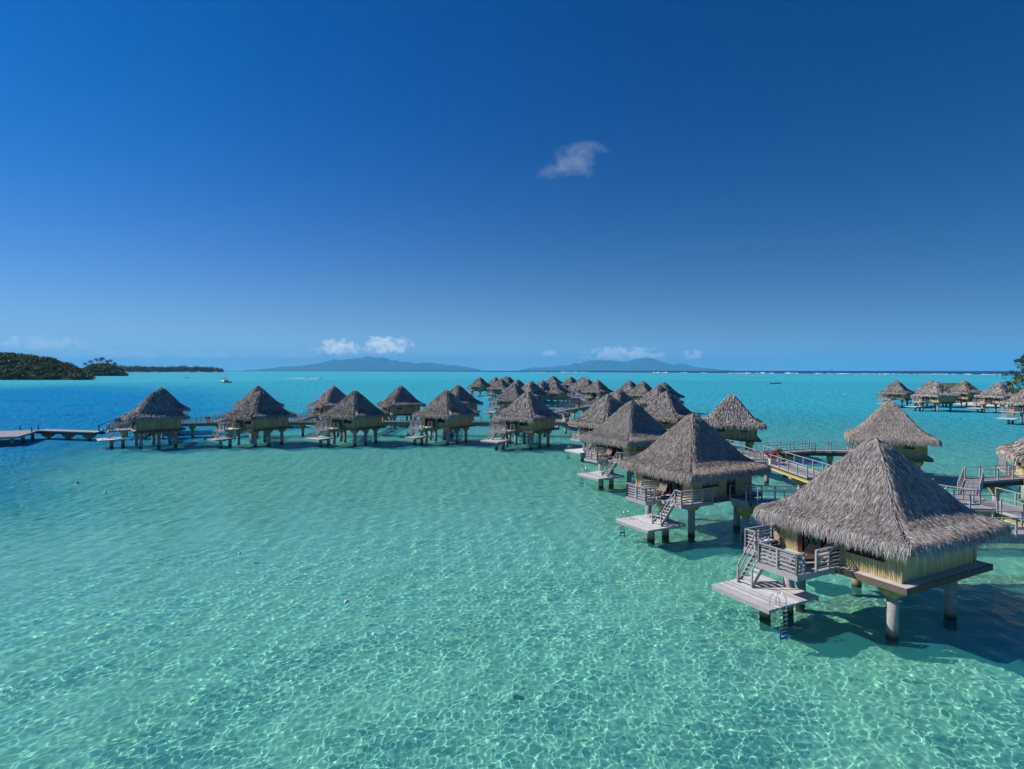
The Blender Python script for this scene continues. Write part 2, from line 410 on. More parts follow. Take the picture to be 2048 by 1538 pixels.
water.cycles.is_caustics_caster = True

bx, by, br, bf = fan(.03, 5.0, 700.0, AMAX + .3)
bdeep, _ = zones(bx, by)
bz = -1.55 + .12 * smooth_noise(bx, by, 18, 3) - 4.5 * bdeep - .8 * sstep(60, 250, br)
bed_me = np_mesh('sea_bed', np.stack([bx, by, bz], -1), bf, None, True)
def sand():
    t = NT('lagoon_sand'); pos = t.n('ShaderNodeNewGeometry').outputs['Position']
    n = t.noise(.35, 5, .6, pos); n2 = t.noise(3.5, 4, .65, pos)
    c = t.ramp(t.math('ADD', t.math('MULTIPLY', n, .65), t.math('MULTIPLY', n2, .35)), [(.3, (.58, .53, .44)), (.5, (.73, .69, .60)), (.72, (.80, .77, .69))])
    return t.done(c, .95, .1)
bed_me.materials.append(sand())
bed = obj('sea_bed', bed_me, kind='structure'); bed.cycles.is_caustics_receiver = True

# ------------------------------------------------------------------ roofs
# profile of the thatched pyramid: (half width, height above water)
PROF = [(.06, 9.02), (.35, 8.80), (1.2, 7.80), (2.1, 6.68), (2.8, 5.82), (3.15, 5.50), (3.6, 5.22), (4.28, 4.96)]
PR = np.array([p[0] for p in PROF]); PZ = np.array([p[1] for p in PROF])
PS = np.concatenate([[0], np.cumsum(np.hypot(np.diff(PR), np.diff(PZ)))])      # arc length down the slope
def roof_pt(face, r, w):
    """point on face 0..3 at half width r, w in -1..1 across; corners slightly rounded"""
    z = np.interp(r, PR, PZ); wr = w * r
    rr = r * (1 - .045 * np.abs(w) ** 6)
    wr = wr * (1 - .045 * np.abs(w) ** 6)
    return ((rr, wr, z), (-wr, rr, z), (-rr, -wr, z), (wr, -rr, z))[face]
def roof_base(nw, nr, mat):
    V = []; F = []; r_ = np.concatenate([np.linspace(.06, 2.8, nr), np.linspace(3.0, 4.28, max(3, nr // 2))])
    ring = []
    for r in r_:
        row = []
        for f in range(4):
            for w in np.linspace(-1, 1, nw, endpoint=False):
                x, y, z = roof_pt(f, float(r), float(w)); row.append((x, y, z))
        ring.append(row)
    ring = np.array(ring)                                             # (rings, 4 nw, 3)
    lump = .05 * smooth_noise(ring[..., 0] * 3 + ring[..., 2], ring[..., 1] * 3 - ring[..., 2], 3.2, 4)
    ring[..., 2] += lump * np.clip(r_ / 2, 0, 1)[:, None]
    edge = ring[-1].copy(); edge[:, 2] -= .42; edge[:, :2] *= 1.018
    inner = ring[-1].copy(); inner[:, :2] *= .80; inner[:, 2] = 4.80
    top = ring[0]; rings = np.concatenate([ring, edge[None], inner[None]])
    n = 4 * nw; V = rings.reshape(-1, 3); k = len(rings)
    for i in range(k - 1):
        for j in range(n):
            j2 = (j + 1) % n; F.append((i*n+j, (i+1)*n+j, (i+1)*n+j2, i*n+j2))
    V = np.concatenate([V, [[0, 0, 9.05]]]); apex = len(V) - 1
    F3 = [(apex, j, (j + 1) % n, (j + 1) % n) for j in range(n)]
    me = bpy.data.meshes.new('thatch_roof'); me.from_pydata([tuple(p) for p in V], [], F + [f[:3] for f in F3])
    me.polygons.foreach_set('use_smooth', np.full(len(me.polygons), True))
    a = me.attributes.new('rnd', 'FLOAT', 'POINT'); a.data.foreach_set('value', rng.uniform(.0, .35, len(V)).astype(np.float32))
    me.materials.append(mat); return me
def strands(n, length, width, lift, seed, mat, name, hip=.11, clump=.5):
    """n dry leaf strips laid down the four slopes, tips lifted"""
    r = np.random.default_rng(seed)
    s = np.sqrt(r.uniform(.004, 1, n)) * (PS[-1] - .02)
    # strips lie in rough courses, one over the next
    s = s + clump * .10 * np.sin(s * 9.0)
    s = np.clip(s, .05, PS[-1] - .03)
    L = length * r.uniform(.55, 1.35, n); s2 = s + L
    rs = np.interp(s, PS, PR); re = np.interp(np.minimum(s2, PS[-1] + .0), PS, PR)
    over = np.maximum(0, s2 - PS[-1])                                 # hangs past the eave
    w = r.uniform(-1, 1, n); onhip = r.uniform(0, 1, n) < hip
    w[onhip] = np.sign(w[onhip]) * (1 - np.abs(r.normal(0, .03, onhip.sum())))
    w = np.clip(w, -1, 1)
    slant = r.normal(0, .10, n) * L
    slant = np.where(onhip, slant * 1.6, slant)
    we = np.clip((w * rs + slant) / np.maximum(re, .05), -1.02, 1.02)
    face = r.integers(0, 4, n)
    P0 = np.zeros((n, 3)); P1 = np.zeros((n, 3)); NRM = np.zeros((n, 3)); T = np.zeros((n, 3))
    for f in range(4):
        m = face == f
        P0[m] = np.stack(roof_pt(f, rs[m], w[m]), -1); P1[m] = np.stack(roof_pt(f, re[m], we[m]), -1)
        out = np.array([(1, 0), (0, 1), (-1, 0), (0, -1)][f]); tan = np.array([(0, 1), (-1, 0), (0, -1), (1, 0)][f])
        sl = np.where(rs[m] < 2.9, 50.5, 26.0) * math.pi / 180
        NRM[m, 0] = out[0] * np.sin(sl); NRM[m, 1] = out[1] * np.sin(sl); NRM[m, 2] = np.cos(sl)
        T[m, 0] = tan[0]; T[m, 1] = tan[1]
        P1[m, 0] += out[0] * over[m] * .30; P1[m, 1] += out[1] * over[m] * .30
    P1[:, 2] -= over * .92
    lf = lift * r.uniform(.15, 1.3, n) * np.where(onhip, 1.5, 1)
    A = P0 + NRM * (.012 + .03 * r.uniform(0, 1, n))[:, None]; B = P1 + NRM * (lf + .015)[:, None]
    roll = r.normal(0, .5, n)[:, None]
    wid = (width * r.uniform(.6, 1.4, n))[:, None]
    side = T * np.cos(roll) + NRM * np.sin(roll)
    Mid = (A + B) / 2 + NRM * (lf * .55)[:, None]
    V = np.stack([A - side * wid * .5, A + side * wid * .5, Mid + side * wid * .55, Mid - side * wid * .55, B + side * wid * .12, B - side * wid * .12], 1)
    base = np.arange(n)[:, None] * 6
    F = np.concatenate([base + np.array([[0, 1, 2, 3]]), base + np.array([[3, 2, 4, 5]])])
    c = np.clip(r.beta(2.0, 2.0, n) + np.where(onhip, .05, 0), 0, 1)
    return np_mesh(name, V, F, mat, False, {'rnd': np.repeat(c, 6)})
def fringe(n, width, seed, mat, name):
    """leaf tips hanging round the eaves"""
    r = np.random.default_rng(seed); face = r.integers(0, 4, n); w = r.uniform(-1, 1, n)
    rs = r.uniform(3.8, 4.3, n); A = np.zeros((n, 3)); out = np.zeros((n, 3)); T = np.zeros((n, 3))
    for f in range(4):
        m = face == f; A[m] = np.stack(roof_pt(f, rs[m], w[m]), -1)
        out[m, :2] = np.array([(1, 0), (0, 1), (-1, 0), (0, -1)][f]); T[m, :2] = np.array([(0, 1), (-1, 0), (0, -1), (1, 0)][f])
    clumpv = .5 + .5 * np.sin(w * 23 + face * 2.1) * np.sin(w * 61 + 1.3 * face)
    dn = r.uniform(.30, .58, n) + .15 * clumpv
    A[:, 2] -= r.uniform(-.03, .22, n) * (rs > 4.1)
    reach = (4.33 - rs) + r.uniform(.02, .17, n)
    Mid = A + out * (reach * .8)[:, None]; Mid[:, 2] -= dn * .38
    B = A + out * reach[:, None] + T * r.normal(0, .06, n)[:, None]; B[:, 2] -= dn
    roll = r.normal(0, .6, n)[:, None]; side = T * np.cos(roll) + out * np.sin(roll); wid = (width * r.uniform(.6, 1.5, n))[:, None]
    V = np.stack([A - side * wid * .5, A + side * wid * .5, Mid + side * wid * .5, Mid - side * wid * .5, B + side * wid * .1, B - side * wid * .1], 1)
    base = np.arange(n)[:, None] * 6
    F = np.concatenate([base + np.array([[0, 1, 2, 3]]), base + np.array([[3, 2, 4, 5]])])
    return np_mesh(name, V, F, mat, False, {'rnd': np.repeat(np.clip(r.beta(2.2, 1.8, n) + .08, 0, 1), 6)})
ROOFS = {
    0: (roof_base(40, 22, M['thatch']), strands(56000, .40, .021, .045, 1, M['thatch'], 'thatch_leaf'), fringe(11000, .022, 2, M['thatch'], 'eave_fringe')),
    1: (roof_base(24, 14, M['thatch']), strands(9000, .55, .065, .08, 3, M['thatch'], 'thatch_leaf'), fringe(2400, .07, 4, M['thatch'], 'eave_fringe')),
    2: (roof_base(14, 9, M['thatch']), strands(2600, .75, .13, .11, 5, M['thatch'], 'thatch_leaf'), fringe(900, .14, 6, M['thatch'], 'eave_fringe')),
}

def hip_cap(k):
    r = random.Random(k + 50); pts = []; rad = []
    for q in np.linspace(.1, 4.2, 26):
        x, y, z = roof_pt(k, float(q), 1.0); pts.append((x + r.uniform(-.03, .03), y + r.uniform(-.03, .03), z - .03 + r.uniform(-.02, .02))); rad.append(r.uniform(.05, .09))
    me = MB().tube(pts, rad, 7).mesh('hip_cap', M['thatch'], True)
    a = me.attributes.new('rnd', 'FLOAT', 'POINT'); a.data.foreach_set('value', rng.uniform(.1, .5, len(me.vertices)).astype(np.float32)); return me
HIPS = [hip_cap(k) for k in range(4)]

# ------------------------------------------------------------------ bungalow templates
# local frame: x = out of the room away from the terrace, y = towards the stair end, z = height above the water
HF = 2.9                                         # floor height
def corr_wall(p0, p1, z0, z1, nx, ny, pitch, holes=(), thick=.10):
    """clad wall from p0 to p1 (plan), half-round vertical canes standing out along (nx, ny); holes are (a0, a1, z0, z1)"""
    L = math.hypot(p1[0] - p0[0], p1[1] - p0[1]); dx, dy = (p1[0] - p0[0]) / L, (p1[1] - p0[1]) / L
    V = []; F = []; c = []
    n = max(2, int(round(L / pitch))); w = L / n
    def P(a, out, z): return (p0[0] + dx * a + nx * out, p0[1] + dy * a + ny * out, z)
    for i in range(n):
        a = i * w; mid = a + w / 2; spans = [(z0, z1)]
        for (h0, h1, k0, k1) in holes:
            if h0 < mid < h1:
                ns = []
                for (s0, s1) in spans:
                    if k0 > s0: ns.append((s0, min(k0, s1)))
                    if k1 < s1: ns.append((max(k1, s0), s1))
                spans = [q for q in ns if q[1] - q[0] > .01]
        rv = rnd.random()
        for (s0, s1) in spans:
            o = len(V); d = w * .36
            prof = [(a, 0), (a + w * .2, d * .8), (a + w * .5, d), (a + w * .8, d * .8), (a + w, 0), (a + w, -thick), (a, -thick)]
            for z in (s0, s1): V += [P(q, e, z) for q, e in prof]
            F += [(o+k, o+k+1, o+7+k+1, o+7+k) for k in range(6)] + [(o+6, o, o+7, o+13), (o, o+6, o+5, o+4, o+3, o+2, o+1), (o+7, o+8, o+9, o+10, o+11, o+12, o+13)]
            c += [rv] * 14
    # make faces point outwards whichever way the wall runs
    if dx * ny - dy * nx > 0: F = [q[::-1] for q in F]
    return V, F, c
def wall_mesh(name, segs, mat):
    mb = MB(); cc = []
    for (V, F, c) in segs: mb.add(V, F); cc += c
    me = mb.mesh(name, mat); a = me.attributes.new('rnd', 'FLOAT', 'POINT'); a.data.foreach_set('value', np.array(cc, dtype=np.float32)); return me

def bungalow_template(tier, mirror):
    """list of (name, mesh, kind, label, [sub-parts (name, mesh)])"""
    MB.mirror = mirror
    T = []
    def part(name, mb, mat, subs=(), kind=None, label=None, smooth=False):
        me = mb if isinstance(mb, bpy.types.Mesh) else mb.mesh(name, M[mat], smooth)
        T.append((name, me, kind, label, list(subs)))
    def sub(name, mb, mat, smooth=False): return (name, mb.mesh(name, M[mat], smooth))
    pn = 16 if tier == 0 else (10 if tier == 1 else 6)
    # piles with their caps
    spots = [(-2.48, -2.40), (2.42, -2.45), (-2.48, 2.42), (2.42, 2.42), (-4.40, 1.70)]
    if tier < 2: spots += [(0, -2.42), (0, 2.42)] if tier == 1 else []
    for (x, y) in spots:
        t = MB().tube([(x, y, -3.2), (x, y, .5), (x, y, 2.3)], .26, pn)
        cap = MB(); ctop = 2.42 if x > -3 else 2.50
        cap.add([(x+a*s, y+b*s, z) for z, s in ((1.98, .30), (ctop - .12, .46), (ctop, .46)) for a, b in ((-1,-1),(1,-1),(1,1),(-1,1))],
                [(3,2,1,0),(8,9,10,11)] + [(i*4+k, i*4+(k+1)%4, (i+1)*4+(k+1)%4, (i+1)*4+k) for i in range(2) for k in range(4)])
        part('pile', t, 'pile', [sub('pile_cap', cap, 'ochrecap')], smooth=True)
    # swim platform pile
    x, y = -5.95, 1.85
    part('pile', MB().tube([(x, y, -3.2), (x, y, .4), (x, y, 1.12)], .27, pn), 'pile',
         [sub('pile_cap', MB().box(x - .3, x + .3, y - 1.2, y + 1.2, 1.0, 1.24), 'rail')], smooth=True)
    for yy in (-2.42, 0.0, 2.42):
        part('floor_beam', MB().box(-3.45, 3.45, yy - .12, yy + .12, 2.42, 2.655), 'olive')
    part('floor_beam', MB().box(-5.0, -3.46, 1.58, 1.82, 2.50, 2.70), 'olive')
    # main platform: boards and fascia
    fl = MB(); npl = 12 if tier == 2 else 46; wpl = 7.24 / npl
    for i in range(npl): fl.box(-3.62 + i * wpl + .004, -3.62 + (i + 1) * wpl - .004, -3.62, 3.62, 2.70, HF - .004 * (i % 2))
    part('platform_boards', fl, 'deck', kind='stuff' if tier < 2 else None)
    for (a, b) in (((-3.68, -3.65), (3.68, -3.65)), ((-3.68, 3.65), (3.68, 3.65))):
        part('fascia', MB().box(a[0], b[0], a[1] - .03, a[1] + .03, 2.62, HF + .012), 'brown')
    for xx in (-3.65, 3.65): part('fascia', MB().box(xx - .03, xx + .03, -3.618, 3.618, 2.62, HF + .010), 'brown')
    # walls
    W = 3.1; Z1 = 5.35; pit = .085 if tier == 0 else (.16 if tier == 1 else .45)
    def frame(mb, axis, at, a0, a1, z0, z1, d=.06, t=.06, mull=()):
        """window frame in a wall plane (axis 'x': plane x = at, running in y)"""
        def bx(u0, u1, w0, w1):
            if axis == 'x': mb.box(at - d, at + d, u0, u1, w0, w1)
            else: mb.box(u0, u1, at - d, at + d, w0, w1)
        bx(a0, a1, z0, z0 + t); bx(a0, a1, z1 - t, z1); bx(a0, a0 + t, z0 + t, z1 - t); bx(a1 - t, a1, z0 + t, z1 - t)
        for m in mull: bx(m - t / 2, m + t / 2, z0 + t, z1 - t)
    def pane(axis, at, a0, a1, z0, z1):
        mb = MB()
        if axis == 'x': mb.box(at - .008, at + .008, a0, a1, z0, z1)
        else: mb.box(a0, a1, at - .008, at + .008, z0, z1)
        return mb
    def window(name, axis, at, a0, a1, z0, z1, mull=(), t=.06, out=1):
        fr = MB(); frame(fr, axis, at, a0, a1, z0, z1, .07, t, mull)
        ps = [a0 + t] + list(mull) + [a1 - t]
        subs = [sub('pane', pane(axis, at, ps[i] + .03 * (i > 0), ps[i + 1] - .03 * (i + 2 < len(ps)), z0 + t, z1 - t), 'glass') for i in range(len(ps) - 1)]
        if tier < 2:
            sl = MB(); 
            if axis == 'x': sl.box(at - .14, at + .05, a0 - .05, a1 + .05, z0 - .05, z0 - .002)
            else: sl.box(a0 - .05, a1 + .05, at - .14, at + .14, z0 - .05, z0 - .002)
            subs.append(sub('sill', sl, 'frame'))
        part(name, fr, 'frame', subs)
    # terrace wall: window near the blank end, glazed doors, a solid pier by the stairs
    part('wall', wall_mesh('wall', [corr_wall((-W, -W), (-W, -.30), HF, Z1, -1, 0, pit, [(.75, 2.45, 3.72, 4.80)]),
                                    corr_wall((-W, 1.95), (-W, W), HF, Z1, -1, 0, pit),
                                    corr_wall((-W, -.30), (-W, 1.95), 5.0, Z1, -1, 0, pit)], M['bamboo']), None, label='bamboo wall with the terrace doors')
    window('window', 'x', -W, -2.35, -.65, 3.72, 4.80, (-1.5,))
    dfr = MB(); frame(dfr, 'x', -W, -.30, 1.95, HF, 5.0, .07, .09, (.82,))
    part('terrace_door', dfr, 'frame', [sub('pane', pane('x', -W + .03, .9, 1.84, HF + .1, 4.9), 'glass')])
    # blank wall
    part('wall', wall_mesh('wall', [corr_wall((-W, -W), (W, -W), HF, Z1, 0, -1, pit)], M['bamboo']), None)
    # entrance wall with a recessed door
    part('wall', wall_mesh('wall', [corr_wall((-W, W), (W, W), HF, Z1, 0, 1, pit, [(1.0, 2.6, 3.78, 4.75), (3.6, 4.6, HF, 4.95)])], M['bamboo']), None)
    window('window', 'y', W, -2.1, -.5, 3.78, 4.75, (-1.3,))
    dr = MB().box(.5, 1.5, W - .09, W - .03, HF, 4.95)
    part('entrance_door', dr, 'darkwood', [sub('handle', MB().tube([(1.38, W, 3.85), (1.38, W + .05, 4.0), (1.38, W, 4.15)], .015, 6), 'steel')])
    # back wall with two small windows
    part('wall', wall_mesh('wall', [corr_wall((W, -W), (W, W), HF, Z1, 1, 0, pit, [(1.1, 2.1, 3.9, 4.6), (4.1, 5.1, 3.9, 4.6)])], M['bamboo']), None)
    window('window', 'x', W, -2.0, -1.0, 3.9, 4.6); window('window', 'x', W, 1.0, 2.0, 3.9, 4.6)
    if tier < 2:
        for sx in (-1, 1):
            for sy in (-1, 1):
                part('corner_post', MB().box(sx * W - .09, sx * W + .09, sy * W - .09, sy * W + .09, HF, Z1), 'bamboo')
        part('room_floor', MB().box(-W + .1, W - .1, -W + .1, W - .1, HF + .004, HF + .02), 'floor')
        part('partition', MB().box(.6, .7, -W + .1, W - .1, HF, 5.2), 'wall_in')
        part('post', MB().box(-3.16, -3.04, 1.95, 2.13, HF, 5.0), 'frame')
    # roof
    base, st, frg = ROOFS[tier]
    T.append(('thatch_roof', base, None, None, [('thatch_leaves', st, 'stuff'), ('eave_fringe', frg, 'stuff')] + ([('hip_cap', HIPS[k]) for k in range(4)] if tier < 2 else [])))
    # terrace
    tb = MB(); TX0, TX1, TX2 = -6.45, -5.0, -3.70
    pw = .145 if tier < 2 else .5
    n = int(round((TX2 - TX1) / pw))
    for i in range(n): tb.box(TX1 + (TX2 - TX1) * i / n + .004, TX1 + (TX2 - TX1) * (i + 1) / n - .004, -.32, 3.95, 2.74, HF - .02)
    n = int(round((TX1 - TX0) / pw))
    for i in range(n): tb.box(TX0 + (TX1 - TX0) * i / n + .004, TX0 + (TX1 - TX0) * (i + 1) / n - .004, -.30, 1.85, 2.74, HF - .02)
    tb.box(TX2 + .01, -1.85, 3.69, 3.95, 2.74, HF - .02)
    part('terrace_boards', tb, 'deck', kind='stuff' if tier < 2 else None)
    eb = [((TX0 - .03, -.33), (TX0 - .03, 1.88)), ((TX0 - .06, 1.88), (TX1 - .0, 1.88)), ((TX1 - .03, 1.91), (TX1 - .03, 3.98)), ((TX1 - .06, 3.98), (-1.85, 3.98)), ((TX0 - .06, -.355), (TX2, -.355))]
    for a, b in eb: part('edge_beam', MB().bar((a[0], a[1], 2.77), (b[0], b[1], 2.77), .05, .27), 'rail')
    # railings: (start, end, posts)
    runs = [((TX0, -.30), (TX0, 1.85), 3), ((TX1, 3.30), (TX1, 3.95), 2), ((TX1, 3.95), (-1.9, 3.95), 4), ((TX1 - .05, -.30), (-3.2, -.30), 3), ((TX0, 1.85), (-5.6, 1.85), 2), ((TX0, -.30), (-5.95, -.30), 2)]
    nr = 5
    joined = MB()
    for a, b, k in runs:
        a = Vector((*a, 0)); b = Vector((*b, 0))
        for i in range(k):
            p = a.lerp(b, i / (k - 1))
            m = joined if tier > 0 else MB()
            m.box(p.x - .045, p.x + .045, p.y - .045, p.y + .045, 2.62, HF + .98)
            if tier == 0: part('railing_post', m, 'rail')
        off = (b - a).normalized().cross(Vector((0, 0, 1))) * .06
        for i in range(nr):
            z = HF + .14 + i * .19
            m = joined if tier > 0 else MB()
            if tier < 2 or i % 2 == 0: m.bar((a + off) + Vector((0, 0, z)), (b + off) + Vector((0, 0, z)), .03, .085)
            if tier == 0: part('rail', m, 'rail')
        m = joined if tier > 0 else MB()
        m.bar(a + Vector((0, 0, HF + 1.0)), b + Vector((0, 0, HF + 1.0)), .12, .04)
        if tier == 0: part('top_rail', m, 'rail')
    if tier > 0: part('railing', joined, 'rail', kind='stuff')
    # stairs down to the swim platform
    SX0, SX1, SY0, SY1, HD = -5.03, -6.25, 2.42, 3.25, 1.40
    if tier < 2:
        for yy in (SY0, SY1): part('stringer', MB().bar((SX0, yy, 2.80), (SX1, yy, HD + .03), .05, .20), 'rail')
        for i in range(7):
            t = (i + .6) / 7.3; xx = SX0 + (SX1 - SX0) * t; zz = 2.86 + (HD - 2.86) * t
            part('tread', MB().box(xx - .13, xx + .10, SY0 + .03, SY1 - .03, zz - .02, zz + .02), 'deck')
        for yy in (SY0 - .04, SY1 + .04):
            part('handrail', MB().bar((SX0, yy, HF + .92), (SX1 - .05, yy, HD + .92), .05, .07), 'rail')
            part('railing_post', MB().box(SX1 - .09, SX1 - .01, yy - .04, yy + .04, HD, HD + .92), 'rail')
        part('mid_rail', MB().bar((SX0, SY1 + .04, HF + .50), (SX1 - .05, SY1 + .04, HD + .50), .04, .06), 'rail')
    else:
        sm = MB()
        for yy in (SY0, SY1): sm.bar((SX0, yy, 2.80), (SX1, yy, HD), .08, .16)
        for i in range(5): t = (i + .6) / 5.3; sm.box(SX0 + (SX1 - SX0) * t - .1, SX0 + (SX1 - SX0) * t + .1, SY0, SY1, 2.84 + (HD - 2.84) * t - .03, 2.84 + (HD - 2.84) * t + .03)
        part('stair', sm, 'rail', kind='stuff')
    # swim platform
    DX0, DX1, DY0, DY1 = -7.80, -4.25, .05, 3.68
    n = 25 if tier < 2 else 6; w = (DX1 - DX0) / n; pl = MB()
    for i in range(n):
        e0, e1 = rnd.uniform(-.03, .03), rnd.uniform(-.03, .03)
        m = MB() if tier == 0 else pl
        m.box(DX0 + i * w + .010, DX0 + (i + 1) * w - .010, DY0 + e0, DY1 + e1, HD - .04, HD - rnd.uniform(0, .006))
        if tier == 0: part('swim_platform_plank', m, 'deck')
    if tier > 0: part('swim_platform_boards', pl, 'deck', kind='stuff' if tier == 1 else None)
    for yy in (DY0 + .18, DY1 - .18, (DY0 + DY1) / 2): part('joist', MB().box(DX0 + .05, DX1 - .05, yy - .05, yy + .05, HD - .20, HD - .045), 'rail')
    for xx in (DX0 + .03, DX1 - .03): part('edge_beam', MB().box(xx - .03, xx + .03, DY0 + .05, DY1 - .05, HD - .24, HD - .046), 'rail')
    if tier < 2:
        lx, ly, g = -7.05, DY0 - .09, .22
        for s in (-g, g):
            x = lx + s
            pts = [(x, ly + .55, HD), (x, ly + .55, HD + .30), (x, ly + .42, HD + .52), (x, ly + .2, HD + .58), (x, ly, HD + .40), (x, ly - .02, HD - .05), (x, ly - .06, .28)]
            part('ladder_rail', MB().tube(pts, .022, 6), 'steel', smooth=True)
        for i in range(6):
            z = HD - .12 - i * .20; part('ladder_rung', MB().box(lx - g, lx + g, ly - .12, ly - .02, z - .015, z + .015), 'steel')
        for s in (-g, g): part('ladder_foot', MB().tube([(lx + s, ly - .06, .36), (lx + s, ly - .07, -.55)], .03, 6), 'blue')
        for z in (.22, -.02): part('ladder_rung', MB().box(lx - g, lx + g, ly - .13, ly - .01, z - .03, z + .03), 'blue', label='blue plastic rung at the waterline')
    MB.mirror = False
    return T

TPL = {}
def template(tier, mirror):
    if (tier, mirror) not in TPL: TPL[(tier, mirror)] = bungalow_template(tier, mirror)
    return TPL[(tier, mirror)]
def place_bungalow(x, y, theta, tier, mirror, label, group, scale=1.0, turn=0, z=0):
    """theta = bearing of the local x axis, clockwise from straight ahead"""
    root = thing('bungalow', label, 'bungalow', (x, y, z), R(90 - theta), group)
    root.scale = (scale,) * 3
    tr = random.Random(int(x * 100) ^ int(y * 77)); k = tr.uniform(.86, 1.12); tone = (k * tr.uniform(.98, 1.05), k, k * tr.uniform(.93, 1.02), 1)
    for (name, me, kind, lab, subs) in template(tier, mirror):
        o = obj(name, me, root, kind=kind)
        if lab: o['label'] = lab
        if name == 'thatch_roof': o.rotation_euler.z = R(90) * turn
        for sb in subs:
            so = obj(sb[0], sb[1], o, kind=sb[2] if len(sb) > 2 else None)
            if name == 'thatch_roof': so.color = tone
        if name == 'thatch_roof': o.color = tone
    return root
def apex(px, py, k=1.0):
    z = (CAMH - 9.0) * FPX / (py - EYE) * k
    return ((px - 1024) / FPX * z, z)

G1, G2, G3, G4, G5 = ('bungalows on the near side of the main walkway', 'bungalows on the outer side of the main walkway', 'bungalows in the front row of the side pier',
                  'bungalows in the back row of the side pier', 'far bungalows round the end of the walkway')
near = 'thatched bungalow on round piles '
B = [
 # position, bearing, tier, mirror, label, group
 ((19.0, 30.48), 63, 0, False, 'largest thatched bungalow, white towel on its terrace lounger, pale swim platform with steel ladder', G1),
 (apex(1386, 828), 62, 0, True, 'thatched bungalow with shaded entrance window, footbridge on its side and brown lounger on terrace', G1),
 (apex(1263, 802), 59, 0, True, 'thatched bungalow behind the one with the brown lounger, its stair down to a pale platform', G1),
 (apex(1216.5, 788.3), 60, 1, True, 'thatched bungalow standing at the corner where the side pier meets the main walkway', G1),
 (apex(1237.7, 777.4), 57, 1, True, 'thatched bungalow half hidden behind the corner bungalow, only its roof top clear', G1),
 (apex(1781, 801.3), 207, 0, True, 'lone thatched bungalow at the end of the long slender footbridge over open water', G2),
 ((49.6, 52.0), 210, 1, True, 'thatched bungalow reached by the stepped bridge beside the main walkway', G2),
 (apex(1463.3, 788.8), 197, 1, True, 'steep thatched bungalow with lit lower wall behind the planters of red flowers', G2),
 (apex(1332, 782.5), 221, 1, True, 'thatched bungalow across the walkway from the corner bungalow, dark shaded slope', G2),
 (apex(1318, 768.6), 240, 2, True, 'pale lit thatched bungalow, roof lapping the dark shaded roof in front', G2),
 (apex(1328.5, 764), 225, 2, True, 'thatched bungalow with frayed double eave behind the pale lit roof', G2),
 (apex(1259.6, 760.5), 226, 2, True, 'thatched bungalow of the outer pair with open water behind, its roof slightly taller', G2),
 (apex(1286, 762), 222, 2, True, 'thatched bungalow of the outer pair, cream wall and two small windows showing', G2),
 (apex(310, 782.5), 50, 1, False, 'end thatched bungalow beside the low landing stage, broad blank olive wall', G3),
 (apex(519.6, 781.5), 34, 1, False, 'front thatched bungalow next to the red round bush on the side pier', G3),
 (apex(709.6, 781), 30, 1, False, 'middle thatched bungalow of the front row, symmetrical roof half lit half dark', G3),
 (apex(892.3, 780.3), 33.6, 1, False, 'front thatched bungalow with another dark roof rising close behind its shoulder', G3),
 (apex(1055.4, 782.7), 37, 1, False, 'last front thatched bungalow of the side pier, next to the main walkway', G3),
 (apex(323.5, 775.2), 142, 1, True, 'thatched bungalow directly behind the end bungalow by the landing stage', G4),
 (apex(516, 771.7), 140, 1, True, 'thatched bungalow hidden behind the roof beside the red round bush', G4),
 (apex(667, 771.7), 140, 1, True, 'back thatched bungalow beside its sloping footbridge, one slope brightly lit', G4),
 (apex(801.6, 771.3), 148, 1, True, 'back thatched bungalow standing clear, two small square windows under the eave', G4),
 (apex(916.2, 769.8), 135, 1, True, 'back thatched bungalow with dark slope and arched footbridge at its side', G4),
 (apex(1028, 766.6), 121, 1, True, 'back thatched bungalow behind the last front one, with a sharp dark slope', G4),
]
FAR = [(960, 754.2, 35), (991.5, 754, 45), (1001.8, 756.4, 30), (1010.6, 752, 40), (1017, 752.7, 50), (1035.5, 758.6, 50), (1063, 762.2, 40), (1059, 763.5, 38), (1085, 760, 52),
       (1107, 751.2, 45), (1109.5, 760, 30), (1141.7, 752.7, 50), (1164.4, 754.2, 42), (1168.8, 755.6, 46), (1175, 757, 40), (1195, 759.3, 44)]
FARLAB = {0: 'far thatched bungalow standing alone over open water at the cluster edge', 15: 'far thatched bungalow with cream lit wall beside the planked far walkway'}
for (p, th, tier, mir, lab, grp) in B: place_bungalow(p[0], p[1], th, tier, mir, lab, grp, turn=rnd.randrange(4))
for i, (px, py, th) in enumerate(FAR):
    p = apex(px, py); place_bungalow(p[0], p[1], th, 2, bool(i % 2), FARLAB.get(i, 'small far thatched bungalow crowded among the roofs at the walkway end'), G5, turn=i % 4)
GR = 'bungalows by the shore'
for (px, py, k, th, lab) in ((1793.4, 761.4, 1.04, 50, 'shore-side thatched bungalow standing apart, cream lit beam under its wall'), (1862.8, 760.3, 1.0, 62, 'shore-side thatched bungalow tucked behind the pair of overlapping roofs'),
                        (1874, 763.7, 1.04, 75, 'shore-side thatched bungalow in front with olive wall between two others'), (1928.8, 760.3, 1.0, 70, 'shore-side thatched bungalow behind, in front of the white sand patch'),
                        (1999.3, 764.9, 1.05, 72, 'shore-side thatched bungalow with pale swim platform, beside the yellow palm'), (2062, 770, 1.0, 60, 'shore-side thatched bungalow directly under the short green palm')):
    p = apex(px, py, k); place_bungalow(p[0], p[1], th, 2, False, lab, GR)

